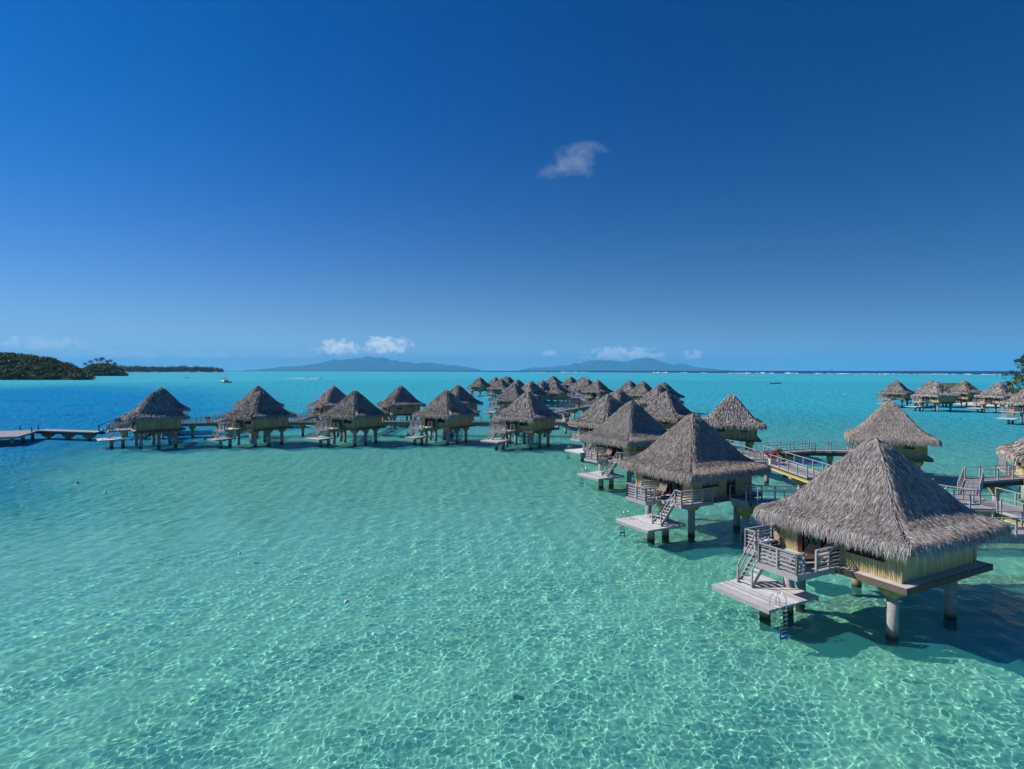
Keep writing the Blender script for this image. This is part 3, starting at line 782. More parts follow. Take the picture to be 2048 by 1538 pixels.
# ------------------------------------------------------------------ walkways
def polyline_near(P, pts):
    best = None
    for a, b in zip(pts, pts[1:]):
        a = Vector(a); b = Vector(b); d = b - a; t = max(0, min(1, (P - a).dot(d) / d.length_squared)); q = a + d * t
        if best is None or (q - P).length < best[0]: best = ((q - P).length, q)
    return best[1]
def walkway(name, pts, z0, label, cat, group=None, width=2.0, z1=None, gaps=(), step=1.75, pile_step=6.5, detail=2, girder='olive', rail_mid=2, piles=True, cream=False):
    """timber deck on girders and piles along a polyline; pts are plan points, height runs from z0 to z1"""
    pts = [Vector(p).to_3d() for p in pts]; z1 = z0 if z1 is None else z1
    tot = sum((b - a).length for a, b in zip(pts, pts[1:])); run = 0
    base = pts[0].copy()
    root = thing(name, label, cat, base, 0, group)
    for i in range(len(pts)): pts[i] = pts[i] - base
    gaps = [(Vector((g[0] - base.x, g[1] - base.y, 0)), g[2]) for g in gaps]
    for a, b in zip(pts, pts[1:]):
        d = b - a; L = d.length; d.normalize(); n = Vector((-d.y, d.x, 0))
        za = z0 + (z1 - z0) * run / tot; zb = z0 + (z1 - z0) * (run + L) / tot; run += L
        at = lambda s, o, dz: a + d * s + n * o + Vector((0, 0, za + (zb - za) * s / L + dz))
        bo = MB(); k = max(1, int(L / (.16 if detail > 1 else .5)))
        for i in range(k):
            s = (i + .5) * L / k; bo.bar(at(s, -width / 2, -.03), at(s, width / 2, -.03), L / k * .93, .05)
        obj('deck_boards', bo.mesh('deck_boards', M['walk' if name != 'pier' else 'deck']), root, kind='stuff')
        for o in (-1, 1):
            obj('kerb', MB().bar(at(0, o * (width / 2 + .04), -.02), at(L, o * (width / 2 + .04), -.02), .09, .20).mesh('kerb', M['rail']), root)
            obj('girder', MB().bar(at(0, o * width * .36, -.32), at(L, o * width * .36, -.32), .16, .46).mesh('girder', M[girder]), root)
            if cream: obj('girder_flange', MB().bar(at(0, o * width * .36, -.585), at(L, o * width * .36, -.585), .30, .06).mesh('girder_flange', M['cream']), root)
        if piles:
            m = max(1, int(L / pile_step))
            for i in range(m):
                p = at((i + .5) * L / m, 0, 0); zt = p.z - .56
                ob = obj('pile', MB().tube([(p.x, p.y, -3.4), (p.x, p.y, .4), (p.x, p.y, zt - .4)], .25, 10).mesh('pile', M['pile'], True), root)
                c = MB(); e1 = n * (width * .45); e2 = d * .28
                c.add([Vector((p.x, p.y, zz)) + e1 * (i_ * sc_) + e2 * (j_ * max(sc_, .8)) for zz, sc_ in ((zt - .75, .33), (zt - .25, 1), (zt, 1)) for i_, j_ in ((-1,-1),(1,-1),(1,1),(-1,1))],
                      [(3,2,1,0),(8,9,10,11)] + [(q*4+w, q*4+(w+1)%4, (q+1)*4+(w+1)%4, (q+1)*4+w) for q in range(2) for w in range(4)])
                obj('pile_cap', c.mesh('pile_cap', M['ochrecap']), ob)
        if detail == 0: continue
        k = max(1, int(round(L / step)))
        far = MB()
        for o in (-1, 1):
            for i in range(k + 1):
                s = i * L / k; p0 = at(s, o * (width / 2 + .10), -.12); p1 = at(s, o * (width / 2 + .10), 1.02)
                skip = any((Vector((p0.x, p0.y, 0)) - g).length < r_ for g, r_ in gaps)
                if skip: continue
                m = MB() if detail > 1 else far
                m.bar(p0, p1, .085, .085)
                if detail > 1: obj('railing_post', m.mesh('railing_post', M['rail']), root)
                if i == k: continue
                q0 = at(s, o * (width / 2 + .10), 0); q1 = at(s + L / k, o * (width / 2 + .10), 0)
                mid = (q0 + q1) / 2
                if any((Vector((mid.x, mid.y, 0)) - g).length < r_ for g, r_ in gaps): continue
                m = MB() if detail > 1 else far
                m.bar(q0 + Vector((0, 0, 1.04)), q1 + Vector((0, 0, 1.04)), .10, .05)
                if detail > 1: obj('top_rail', m.mesh('top_rail', M['rail']), root)
                if detail > 1:
                    for j in range(rail_mid):
                        zz = Vector((0, 0, .35 + .32 * j)); obj('wire', MB().tube([q0 + zz, q1 + zz], .012, 4).mesh('wire', M['steel']), root)
                else: far.bar(q0 + Vector((0, 0, .5)), q1 + Vector((0, 0, .5)), .05, .05)
        if detail == 1: obj('railing', far.mesh('railing', M['rail']), root, kind='stuff')
    return root

WZ = 2.6
MAIN = [(35.4, 25.0), (35.5, 44.2), (28.6, 54.0), (28.3, 68.5), (24.0, 80.0), (20.5, 92.0), (17.2, 103.0), (11.0, 111.0)]
SIDE = [(11.0, 111.0), (-8.0, 112.0), (-30.0, 112.2), (-50.0, 111.0), (-63.0, 108.5), (-71.5, 105.8)]
FARW = [(11.0, 111.0), (8.6, 136.0), (20.5, 160.0), (26.0, 183.0), (21.0, 232.0), (13.0, 300.0)]
links = []       # (door point, walkway point, label)
def door_of(i, main, label):
    (p, th, tier, mir, lab, grp) = B[i]; t = R(th); u = Vector((math.sin(t), math.cos(t))); v = Vector((-math.cos(t), math.sin(t)))
    q = Vector(p) + u * 1.0 + v * (-3.72 if mir else 3.72); e = Vector(p) + u * 1.0 + v * (-5.2 if mir else 5.2)
    links.append((q, e, polyline_near(e, main), label))
for i, mn, lb in ((0, MAIN, 'footbridge behind the largest thatched bungalow, from door to main walkway'), (1, [(34.4, 40.5), (34.4, 42.0)], 'railed footbridge beside the entrance of the brown lounger bungalow'),
                (2, MAIN, 'footbridge to the bungalow behind the one with the brown lounger'), (3, MAIN, 'footbridge to the corner bungalow'), (7, MAIN, 'footbridge to the steep bungalow behind the planters'),
                (8, MAIN, 'footbridge to the dark sloped bungalow opposite the corner bungalow')) + tuple(
                (k, SIDE, 'short footbridge from the side pier to %s' % w) for k, w in ((13, 'the end bungalow by the landing stage'), (14, 'the bungalow beside the red round bush'), (15, 'the middle front bungalow'),
                (16, 'the front bungalow with a roof at its shoulder'), (17, 'the last front bungalow'), (18, 'the bungalow behind the end one'), (19, 'the hidden bungalow behind the red bush one'), (20, 'the back bungalow with one bright slope'),
                (21, 'the back bungalow with two square windows'), (22, 'the dark sloped back bungalow'), (23, 'the back bungalow with a sharp dark slope'))):
    door_of(i, mn, lb)
gaps = [(l[2].x, l[2].y, 1.25) for l in links] + [(36.0, 45.8, 1.5), (28.6, 69.3, 1.6), (11, 111, 2.6), (16.5, 104.5, .1)]
walkway('walkway', MAIN, WZ, 'main railed timber walkway on ochre beams winding between the two bungalow rows', 'walkway', gaps=gaps, width=2.3, cream=True)
walkway('walkway', SIDE, WZ, 'side pier walkway with thin railings behind the front bungalow row', 'walkway', gaps=gaps, width=2.0, step=2.2, detail=2, rail_mid=1)
walkway('walkway', FARW, WZ, 'far zigzag walkway with pale railings among the distant bungalows', 'walkway', gaps=[(11, 111, 2.6)], width=2.4, step=2.6, detail=1)
for (q, e, w, lb) in links:
    near_ = q.y < 75
    walkway('footbridge', [q, e, w] if (w - e).length > 1.2 else [q, w], HF - .08, lb, 'footbridge', 'footbridges to bungalow doors', 1.5, WZ + .05, detail=2 if near_ else 1, pile_step=7, girder='rail', piles=(w - e).length > 6 and q.y > 40)
walkway('footbridge', [(29.4, 69.3), (36.0, 70.4), (40.0, 69.0)], WZ + .05, 'long slender footbridge to the lone bungalow over open water', 'footbridge', 'footbridges to bungalow doors', 1.6, HF + .05, detail=2, pile_step=9, girder='brown', gaps=[(29.4, 69.3, .8)])
walkway('footbridge', [(36.1, 46.0), (39.9, 50.4)], WZ + .02, 'sloping stepped bridge rising from the main walkway', 'footbridge', None, 1.15, 2.95, detail=2, girder='brown', step=1.3, pile_step=12)
walkway('footbridge', [(40.1, 50.6), (45.2, 52.0)], 2.95, 'level railed landing at the top of the stepped bridge', 'footbridge', None, 1.3, 2.95, detail=2, girder='brown', pile_step=12)
# far cluster: short spurs
for i, (px, py, th) in enumerate(FAR):
    p = Vector(apex(px, py)); w = polyline_near(p, FARW); dvec = (w - p)
    if dvec.length > 7:
        s = p + dvec.normalized() * 3.8
        walkway('footbridge', [s, w], HF - .1, 'far footbridge spur to one of the distant bungalows', 'footbridge', 'far footbridge spurs', 1.5, WZ + .05, detail=1, step=2.6, girder='rail', pile_step=9)
# shore-side bungalow walkway
SHOREW = [(128, 196), (150, 205), (172, 192)]
walkway('walkway', [(130, 208), (152, 196), (178, 178)], WZ, 'shore-side railed walkway behind the row of shore bungalows', 'walkway', width=2.4, detail=1, step=2.6)

# landing stage with its low pier
A0 = Vector((-81.7, 96.4)); dA = Vector((-.41, .912)); nA = Vector((-.912, -.41))
ls = thing('landing_stage', 'broad low timber landing stage with dark fascia at the pier end', 'landing stage', (A0.x, A0.y, 0))
def LP(s, o, z): q = dA * s + nA * o; return Vector((q.x, q.y, z))
bo = MB()
for i in range(66): bo.bar(LP(.09 + i * .18, 0, 1.52), LP(.09 + i * .18, 11, 1.52), .168, .05)
obj('deck_boards', bo.mesh('deck_boards', M['walk']), ls, kind='stuff')
for a, b in ((LP(0, -.05, 1.38), LP(12, -.05, 1.38)), (LP(-.05, 0, 1.38), LP(-.05, 11, 1.38)), (LP(12.0, 0, 1.38), LP(12.0, 11, 1.38))):
    obj('fascia', MB().bar(a, b, .10, .34).mesh('fascia', M['rail']), ls)
for s in (1.0, 6.0, 11.0):
    for o in (1.0, 6.0):
        p = LP(s, o, 0); obj('pile', MB().tube([(p.x, p.y, -7), (p.x, p.y, .4), (p.x, p.y, 1.4)], .28, 10).mesh('pile', M['pile'], True), ls)
for s, o in ((11.2, .2), (11.8, 3.0), (7.5, .15)):
    obj('mooring_post', MB().tube([LP(s, o, 1.5), LP(s, o, 2.45)], .09, 8).mesh('mooring_post', M['darkwood']), ls)
walkway('pier', [(-73.0, 103.4), (-86.4, 106.6)], 1.58, 'low pale pier leading to the broad landing stage', 'pier', width=2.6, detail=0, pile_step=4.2, girder='brown')
st = thing('stair', 'timber stair from the side pier down to the low pale pier', 'stair', (-71.6, 105.6, 0))
sa = Vector((0, 0, 0)); sb = Vector((-2.0, -1.6, 0)); sd = (sb - sa).normalized(); sn = Vector((-sd.y, sd.x, 0))
for o in (-.8, .8):
    obj('stringer', MB().bar(sa + sn * o + Vector((0, 0, 2.5)), sb + sn * o + Vector((0, 0, 1.6)), .07, .22).mesh('stringer', M['rail']), st)
    obj('handrail', MB().bar(sa + sn * o + Vector((0, 0, 3.6)), sb + sn * o + Vector((0, 0, 2.65)), .06, .06).mesh('handrail', M['darkwood']), st)
    for e, z in ((sa, 2.5), (sb, 1.6)): obj('railing_post', MB().bar(e + sn * o + Vector((0, 0, z)), e + sn * o + Vector((0, 0, z + 1.1)), .07, .07).mesh('railing_post', M['darkwood']), st)
for i in range(5):
    c = sa.lerp(sb, (i + .6) / 5.4) + Vector((0, 0, 2.55 - .9 * (i + .6) / 5.4)); obj('tread', MB().bar(c - sn * .78, c + sn * .78, .28, .04).mesh('tread', M['deck']), st)

# ------------------------------------------------------------------ foliage helpers
def leaf_cloud(centres, radii, per, size, seed, squash=.75, flat_=.0):
    """many small leaf faces in ellipsoid shells"""
    r = np.random.default_rng(seed); centres = np.asarray(centres, float); n = len(centres) * per
    c = np.repeat(centres, per, 0); rad = np.repeat(np.asarray(radii, float), per)
    d = r.normal(size=(n, 3)); d /= np.linalg.norm(d, axis=1)[:, None]; d[:, 2] = np.where(r.uniform(size=n) < .75, np.abs(d[:, 2]), d[:, 2])
    k = r.uniform(.62, 1.05, n) ** .7
    p = c + d * (rad * k)[:, None] * np.array([1, 1, squash])
    nrm = d + r.normal(0, .55, (n, 3)); nrm /= np.linalg.norm(nrm, axis=1)[:, None]
    a = np.cross(nrm, r.normal(size=(n, 3))); a /= np.linalg.norm(a, axis=1)[:, None]; b = np.cross(nrm, a)
    s = (np.repeat(np.asarray(size, float) * np.ones(len(centres)), per) * r.uniform(.6, 1.4, n))[:, None]
    V = np.stack([p - a * s * .5, p + b * s * .32, p + a * s * .5, p - b * s * .32], 1)
    F = np.arange(n)[:, None] * 4 + np.array([[0, 1, 2, 3]])
    tree = np.repeat(r.uniform(0, 1, len(centres)), per)
    return V.reshape(-1, 3), F, np.repeat(np.clip(.65 * tree + .35 * r.uniform(0, 1, n), 0, 1), 4)
def palm(x, y, z, h, label, group, mat, lean=(0, 0), nf=16, fl=3.2, seed=0):
    r = random.Random(seed); root = thing('palm_tree', label, 'palm tree', (x, y, z), 0, group)
    top = Vector((lean[0], lean[1], h))
    pts = [Vector((lean[0] * t * t, lean[1] * t * t, h * t)) for t in (0, .25, .5, .75, 1)]
    obj('trunk', MB().tube(pts, [.28, .2, .17, .15, .13], 8).mesh('trunk', M['bark'], True), root)
    V = []; F = []; c = []
    for k in range(nf):
        az = k * 2.399 + r.uniform(-.2, .2); el = r.uniform(-.5, 1.1); L = fl * r.uniform(.8, 1.15)
        d = Vector((math.cos(az), math.sin(az), 0)); sd = Vector((-d.y, d.x, 0)); rv = r.random()
        prev = None
        for j in range(9):
            t = j / 8; p = top + d * (L * t * math.cos(el * (1 - t * .5))) + Vector((0, 0, L * (math.sin(el) * t - .75 * t * t)))
            if j:
                for s in (-1, 1):
                    w = L * .22 * (math.sin(math.pi * min(1, t * .9 + .1)) + .15)
                    o = len(V); q = (prev + p) / 2
                    V += [tuple(prev), tuple(p), tuple(q + sd * (s * w) + d * (.12 * L) - Vector((0, 0, w * .55)))]
                    F.append((o, o + 1, o + 2)); c += [rv] * 3
            prev = p
    obj('crown', np_mesh('crown', np.array(V), np.array(F), mat, False, {'rnd': np.array(c)}), root)
    return root

# ------------------------------------------------------------------ wooded shores on the left
def ridge(name, pxs, tops, y0, y1, y2, mat, seed, ztree=4.0, nt=14):
    """terrain seen between the given pixel columns; tops are pixel rows of the tree line over the crest at distance y1"""
    cols = np.linspace(pxs[0], pxs[-1], 60); tp = np.interp(cols, pxs, tops)
    zt = np.maximum(.3, CAMH + (EYE - tp) / FPX * y1 - ztree)
    V = []; n = len(cols)
    for t in np.linspace(0, 2, nt):
        yy = (y0 + (y1 - y0) * t) if t <= 1 else (y1 + (y2 - y1) * (t - 1))
        prof = math.sin(math.pi / 2 * min(1, t * 1.08)) ** .8 if t <= 1 else math.cos(math.pi / 2 * (t - 1)) ** .8
        X = (cols - 1024) / FPX * yy
        z = zt * prof * (1 + .12 * smooth_noise(X, np.full_like(X, yy), 60, seed, 2)) - .25
        V.append(np.stack([X, np.full_like(X, yy), z], -1))
    V = np.array(V); idx = np.arange(nt * n).reshape(nt, n)
    F = np.stack([idx[:-1, :-1], idx[:-1, 1:], idx[1:, 1:], idx[1:, :-1]], -1).reshape(-1, 4)
    return V, np_mesh(name, V, F, mat, True)
def soil_mat():
    t = NT('shore_soil'); n = t.noise(.05, 5, .6, t.n('ShaderNodeNewGeometry').outputs['Position'])
    return t.done(t.ramp(n, [(.35, (.03, .035, .015)), (.7, (.07, .06, .035))]), .95, .1)
M['ground'] = soil_mat(); M['beach'] = flat('beach_sand', (.62, .56, .45), .95, .1, .1, .1)
def scatter(Vg, n, seed, rlo, rhi, rows=(.02, 1.15)):
    r = np.random.default_rng(seed); nt, nc, _ = Vg.shape
    a = np.minimum(r.uniform(rows[0], rows[1], n) / 2 * (nt - 1), nt - 1.01); b = r.uniform(0, nc - 1.01, n)
    i = a.astype(int); j = b.astype(int); fa = (a - i)[:, None]; fb = (b - j)[:, None]
    p = (Vg[i, j] * (1 - fa) + Vg[i + 1, j] * fa) * (1 - fb) + (Vg[i, j + 1] * (1 - fa) + Vg[i + 1, j + 1] * fa) * fb
    rad = r.uniform(rlo, rhi, n) * np.where(r.uniform(size=n) < .12, 1.35, 1)
    p[:, 2] += rad * .45
    return p, rad
HILL = ([-420, -300, -160, -60, 0, 30, 60, 85, 100, 120, 140, 158, 172, 183], [712, 704, 702, 704, 706.5, 706.5, 709, 713, 716, 721, 728, 736, 746, 757])
Vh, hill_me = ridge('wooded_hill', HILL[0], HILL[1], 700, 790, 930, M['ground'], 8, 5.0)
obj('wooded_hill', hill_me, kind='structure')
p, rad = scatter(Vh, 1900, 5, 2.6, 5.4)
V, F, c = leaf_cloud(p, rad, 64, rad * .34, 6)
tag(obj('forest', np_mesh('forest', V, F, M['forest'], False, {'rnd': c}), kind='stuff'), 'dense dark green forest covering the nearer hill', 'forest')
ISL = ([160, 172, 185, 200, 215, 228, 240, 248, 252], [741, 734, 729, 727, 727.5, 731, 737, 745, 751])
Vi, islet_me = ridge('islet', ISL[0], ISL[1], 1128, 1180, 1270, M['ground'], 9, 5.0)
obj('islet', islet_me, kind='structure')
p, rad = scatter(Vi, 520, 15, 3.0, 5.2)
V, F, c = leaf_cloud(p, rad, 56, rad * .36, 16)
tag(obj('scrub', np_mesh('scrub', V, F, M['forest'], False, {'rnd': c}), kind='stuff'), 'low green scrub over the islet with palms on its crest', 'scrub')
for k, (px, py) in enumerate(((171, 727), (183, 722), (193.6, 718), (200, 718), (207, 715.5), (214, 722), (221.5, 720), (229, 726))):
    yy = 1178 + rnd.uniform(-12, 12); ztop = CAMH + (EYE - py) / FPX * yy; zb = CAMH + (EYE - np.interp(px, ISL[0], ISL[1])) / FPX * 1180 - 6
    palm((px - 1024) / FPX * yy, yy, zb, ztop - zb, 'tall palm tree rising from the crest of the scrubby islet', 'palms on the islet crest', M['palmgreen'], (rnd.uniform(-1.5, 1.5), 0), 20, 6.0, k)
MOT = ([236, 250, 280, 300, 330, 350, 365, 380, 395, 410, 428, 440, 444], [732, 732.5, 732, 733, 734.5, 732.5, 732, 734, 732.5, 734, 734.5, 736, 741])
Vm, motu_me = ridge('sand_island', MOT[0], MOT[1], 2600, 2660, 2900, M['beach'], 10, 14.0)
obj('sand_island', motu_me, kind='structure')
p, rad = scatter(Vm, 900, 25, 5.5, 9.5, (.12, 1.1))
V, F, c = leaf_cloud(p, rad, 40, rad * .42, 26, 1.05)
tag(obj('palm_grove', np_mesh('palm_grove', V, F, M['farforest'], False, {'rnd': c}), kind='stuff'), 'distant flat palm grove along a white sand strip', 'grove')

# ------------------------------------------------------------------ mountainous islands on the horizon
def far_island(name, prof, dist, seed):
    pxs = [q[0] for q in prof]; cols = np.linspace(pxs[0], pxs[-1], 260); tp = np.interp(cols, pxs, [q[1] for q in prof])
    jag = np.interp(cols, cols[::3], np.random.default_rng(seed).normal(0, .55, len(cols[::3]))) * np.clip((740 - tp) / 10, 0, 1)
    top = CAMH + (EYE - tp + jag) / FPX * dist; rows = np.linspace(-1, 1, 27); V = []
    for t in rows:
        yy = dist + t * 4200; X = (cols - 1024) / FPX * (dist + t * 1500)
        h = top * (1 - abs(t)) ** .75
        rug = smooth_noise(X, np.full_like(X, yy), 1800, seed, 4) * 130 * (1 - abs(t)) * np.clip(top / 300, 0, 1) * (0 if abs(t) < .02 else 1)
        V.append(np.stack([X, np.full_like(X, yy), np.where(h < 5, -60, h + rug - 20 * abs(t))], -1))
    V = np.array(V); idx = np.arange(V.shape[0] * V.shape[1]).reshape(V.shape[:2])
    F = np.stack([idx[:-1, :-1], idx[:-1, 1:], idx[1:, 1:], idx[1:, :-1]], -1).reshape(-1, 4)
    return obj(name, np_mesh(name, V, F, M['mountain'], True), kind='structure')
t_ = NT('mountain_forest'); nn = t_.noise(.002, 5, .6, t_.n('ShaderNodeNewGeometry').outputs['Position'])
M['mountain'] = t_.done(t_.ramp(nn, [(.3, (.03, .045, .02)), (.7, (.07, .085, .045))]), .95, .1)
far_island('mountain_island', [(522, 740.5), (560, 736), (600, 731.5), (630, 728), (660, 722), (690, 719), (720, 716.5), (745, 714.8), (762, 716), (780, 721.5), (800, 724), (815, 723), (832, 727), (845, 724.5), (880, 729.5), (900, 730), (930, 733.5), (950, 737), (968, 741.5)], 27000, 31)
far_island('mountain_island', [(1033, 740.5), (1060, 736), (1100, 734), (1130, 731), (1158, 728), (1175, 722), (1200, 720.5), (1230, 721.5), (1255, 724.5), (1275, 718.5), (1290, 715.5), (1305, 717.5), (1330, 726), (1345, 732), (1365, 729.5), (1385, 733.5), (1420, 737.5), (1444, 741)], 29000, 33)

# ------------------------------------------------------------------ surf on the reef
def foam_mat():
    t = NT('surf_foam'); n = t.noise(.05, 4, .6, t.n('ShaderNodeNewGeometry').outputs['Position'])
    return t.done(t.ramp(n, [(.35, (.55, .62, .66)), (.6, (.85, .87, .88))]), .9, .1)
M['foam'] = foam_mat()
fo = MB(); r_ = random.Random(3)
px = 1060.0
while px < 2400:
    w = r_.uniform(5, 26); py = float(np.interp(px, REEF_PX and [q[0] for q in REEF_PX], [q[1] for q in REEF_PX]))
    on = r_.random() < (.55 if px < 1500 else .85)
    if on:
        hgt = r_.uniform(.35, 1.0) * (1 + 1.1 * (1480 < px % 4000 < 1600) + .8 * (1230 < px < 1340))
        prev = None; kk = max(3, int(w / 3))
        for i in range(kk):
            x, y = ground(px + w * i / (kk - 1), py + r_.uniform(-.1, .1)); s = .35 + .65 * math.sin(math.pi * (i + .5) / kk)
            ring = [(x, y - 9 * s, -.3), (x, y - 4 * s, hgt * s * .9), (x, y, hgt * s * 1.5), (x, y + 7 * s, -.3)]
            if prev:
                o = len(fo.v); fo.v += prev + ring; fo.f += [(o + q, o + 4 + q, o + 5 + q, o + 1 + q) for q in range(3)]
            prev = ring
    px += w * r_.uniform(.8, 1.3)
tag(obj('surf', fo.mesh('surf', M['foam']), kind='stuff'), 'broken white surf along the outer reef', 'surf')

# ------------------------------------------------------------------ boats
def hull(L, W, H, bow=.5):
    """open hull: returns MB with pointed bow towards +x"""
    mb = MB(); st = [(-.5, .85), (-.2, 1), (.15, .95), (.35, .6), (.5, .06)]; V = []
    for t, w in st:
        x = t * L; V += [(x, -W / 2 * w, H), (x, -W / 2 * w * .7, 0 - .15), (x, W / 2 * w * .7, -.15), (x, W / 2 * w, H)]
    F = [(i*4+k, (i+1)*4+k, (i+1)*4+k+1, i*4+k+1) for i in range(4) for k in range(3)] + [(0, 1, 2, 3), (16, 19, 18, 17)] + [(i*4+3, (i+1)*4+3, (i+1)*4, i*4) for i in range(4)]
    return mb.add(V, F)
x, y = ground(452, 765.5)
cat_ = thing('catamaran', 'white moored catamaran with tall bare mast and yellow sail bag', 'catamaran', (x, y, 0), R(62))
for s in (-2.1, 2.1):
    h = hull(9.5, 1.4, 1.5); h.v = [(a, b + s, c) for a, b, c in h.v]; obj('hull', h.mesh('hull', M['white']), cat_)
obj('bridge_deck', MB().box(-4.2, 2.0, -1.9, 1.9, .9, 1.5).mesh('bridge_deck', M['white']), cat_)
cab = obj('cabin', MB().add([(-3.5,-2,1.5),(1.6,-2,1.5),(1.6,2,1.5),(-3.5,2,1.5),(-3.2,-1.7,2.7),(.4,-1.7,2.7),(.4,1.7,2.7),(-3.2,1.7,2.7)], [(0,3,2,1),(4,5,6,7),(0,1,5,4),(1,2,6,5),(2,3,7,6),(3,0,4,7)]).mesh('cabin', M['white']), cat_)
obj('window', MB().box(-3.0, .2, -1.98, 1.98, 1.85, 2.35).mesh('window', M['darkwood']), cab)
obj('mast', MB().tube([(.6, 0, 1.5), (.6, 0, 18.4)], [.14, .08], 8).mesh('mast', M['steel']), cat_)
obj('boom', MB().tube([(.6, 0, 3.6), (-4.8, 0, 3.9)], .12, 6).mesh('boom', M['steel']), cat_)
M['yellow'] = flat('yellow_canvas', (.75, .48, .06), .8, .2)
obj('sail_bag', MB().tube([(.4, 0, 4.0), (-2.2, 0, 4.25), (-4.6, 0, 4.2)], [.42, .5, .25], 8).mesh('sail_bag', M['yellow'], True), cat_)
def small_boat(px, py, L, W, rz, label, cat, body='white', canopy=True, group=None, crew=0):
    x, y = ground(px, py); b = thing('motor_boat', label, cat, (x, y, 0), rz, group)
    obj('hull', hull(L, W, .75).mesh('hull', M[body]), b)
    if canopy:
        for sx in (-.22, .12):
            for s in (-1, 1): obj('canopy_post', MB().tube([(sx * L, s * W * .33, .6), (sx * L, s * W * .33, 2.0)], .04, 6).mesh('canopy_post', M['steel']), b)
        obj('canopy', MB().box(-.28 * L, .18 * L, -W * .42, W * .42, 2.0, 2.1).mesh('canopy', M['white']), b)
    obj('outboard_motor', MB().box(-.56 * L, -.49 * L, -.18, .18, .2, 1.1).mesh('outboard_motor', M['frame']), b)
    return b
small_boat(1548, 767.5, 7.0, 2.0, R(8), 'dark canopied motor boat anchored on the open turquoise lagoon', 'boat', 'darkwood')
small_boat(1559, 767.2, 4.6, 1.6, R(20), 'small open dark boat tied beside the canopied motor boat', 'boat', 'darkwood', False)
small_boat(375, 756.5, 6.5, 2.0, R(10), 'small dark boat out in the blue channel before the palm grove', 'boat', 'darkwood', True)
small_boat(780, 743.5, 14.0, 4.5, R(0), 'tiny white boat far out before the mountain island', 'boat', 'white', True)
small_boat(1667, 748.0, 9.0, 3.0, R(5), 'tiny white motor boat near the reef below the sail', 'boat', 'white', True)
x, y = ground(1662, 743.0)
sb_ = thing('sailing_boat', 'white sailing boat on the dark ocean beyond the reef', 'sailing boat', (x, y, 0), R(15))
obj('hull', hull(14, 4, 1.6).mesh('hull', M['white']), sb_); obj('mast', MB().tube([(1, 0, 1.5), (1, 0, 17)], .15, 6).mesh('mast', M['steel']), sb_)
obj('sail', MB().add([(.9, 0, 2.6), (-5.5, .5, 2.8), (.9, 0, 16.5), (.95, .05, 2.6), (-5.45, .55, 2.8), (.95, .05, 16.5)], [(0, 1, 2), (5, 4, 3), (0, 3, 4, 1), (1, 4, 5, 2), (2, 5, 3, 0)]).mesh('sail', M['white']), sb_)
obj('jib', MB().add([(6.4, 0, 1.8), (1.4, .4, 2.4), (1.2, 0, 14), (6.4, .05, 1.8), (1.4, .45, 2.4), (1.2, .05, 14)], [(0, 1, 2), (5, 4, 3), (0, 3, 4, 1), (1, 4, 5, 2), (2, 5, 3, 0)]).mesh('jib', M['white']), sb_)
for k, (px, py) in enumerate(((614, 756.6), (641, 757.6))):
    x, y = ground(px, py); j = thing('jet_ski', 'jet ski with rider %s its white wake' % ('in the middle of' if k == 0 else 'leading'), 'jet ski', (x, y, 0), R(-6))
    obj('hull', hull(3.2, 1.2, .6).mesh('hull', M['white']), j); obj('seat', MB().box(-1.2, .3, -.22, .22, .6, .95).mesh('seat', M['frame']), j)
    obj('rider', MB().tube([(-.4, 0, .9), (-.3, 0, 1.35), (-.15, 0, 1.55), (-.1, 0, 1.75), (-.08, 0, 1.95)], [.24, .27, .12, .14, .05], 8).mesh('rider', M['frame'], True), j)
    w = MB(); n = 18; prev = None
    Lw = 32 if k == 0 else 20
    for i in range(n):
        t = i / (n - 1); xx = -1 - Lw * t; ww = .7 + 2.2 * math.sqrt(t) * (1 - t * .35); hh = (.55 * (1 - t) + .10) * (1 + .4 * math.sin(i * 2.1))
        ring = [(xx, -ww, -.05), (xx, -ww * .4, hh), (xx, ww * .4, hh * .9), (xx, ww, -.05)]
        if prev: o = len(w.v); w.v += prev + ring; w.f += [(o + q, o + 1 + q, o + 5 + q, o + 4 + q) for q in range(3)]
        prev = ring
    ob = tag(obj('wake', w.mesh('wake', M['foam']), None, (x, y, 0), R(-6), kind='stuff'), 'white foam wake trailing the jet ski', 'wake')

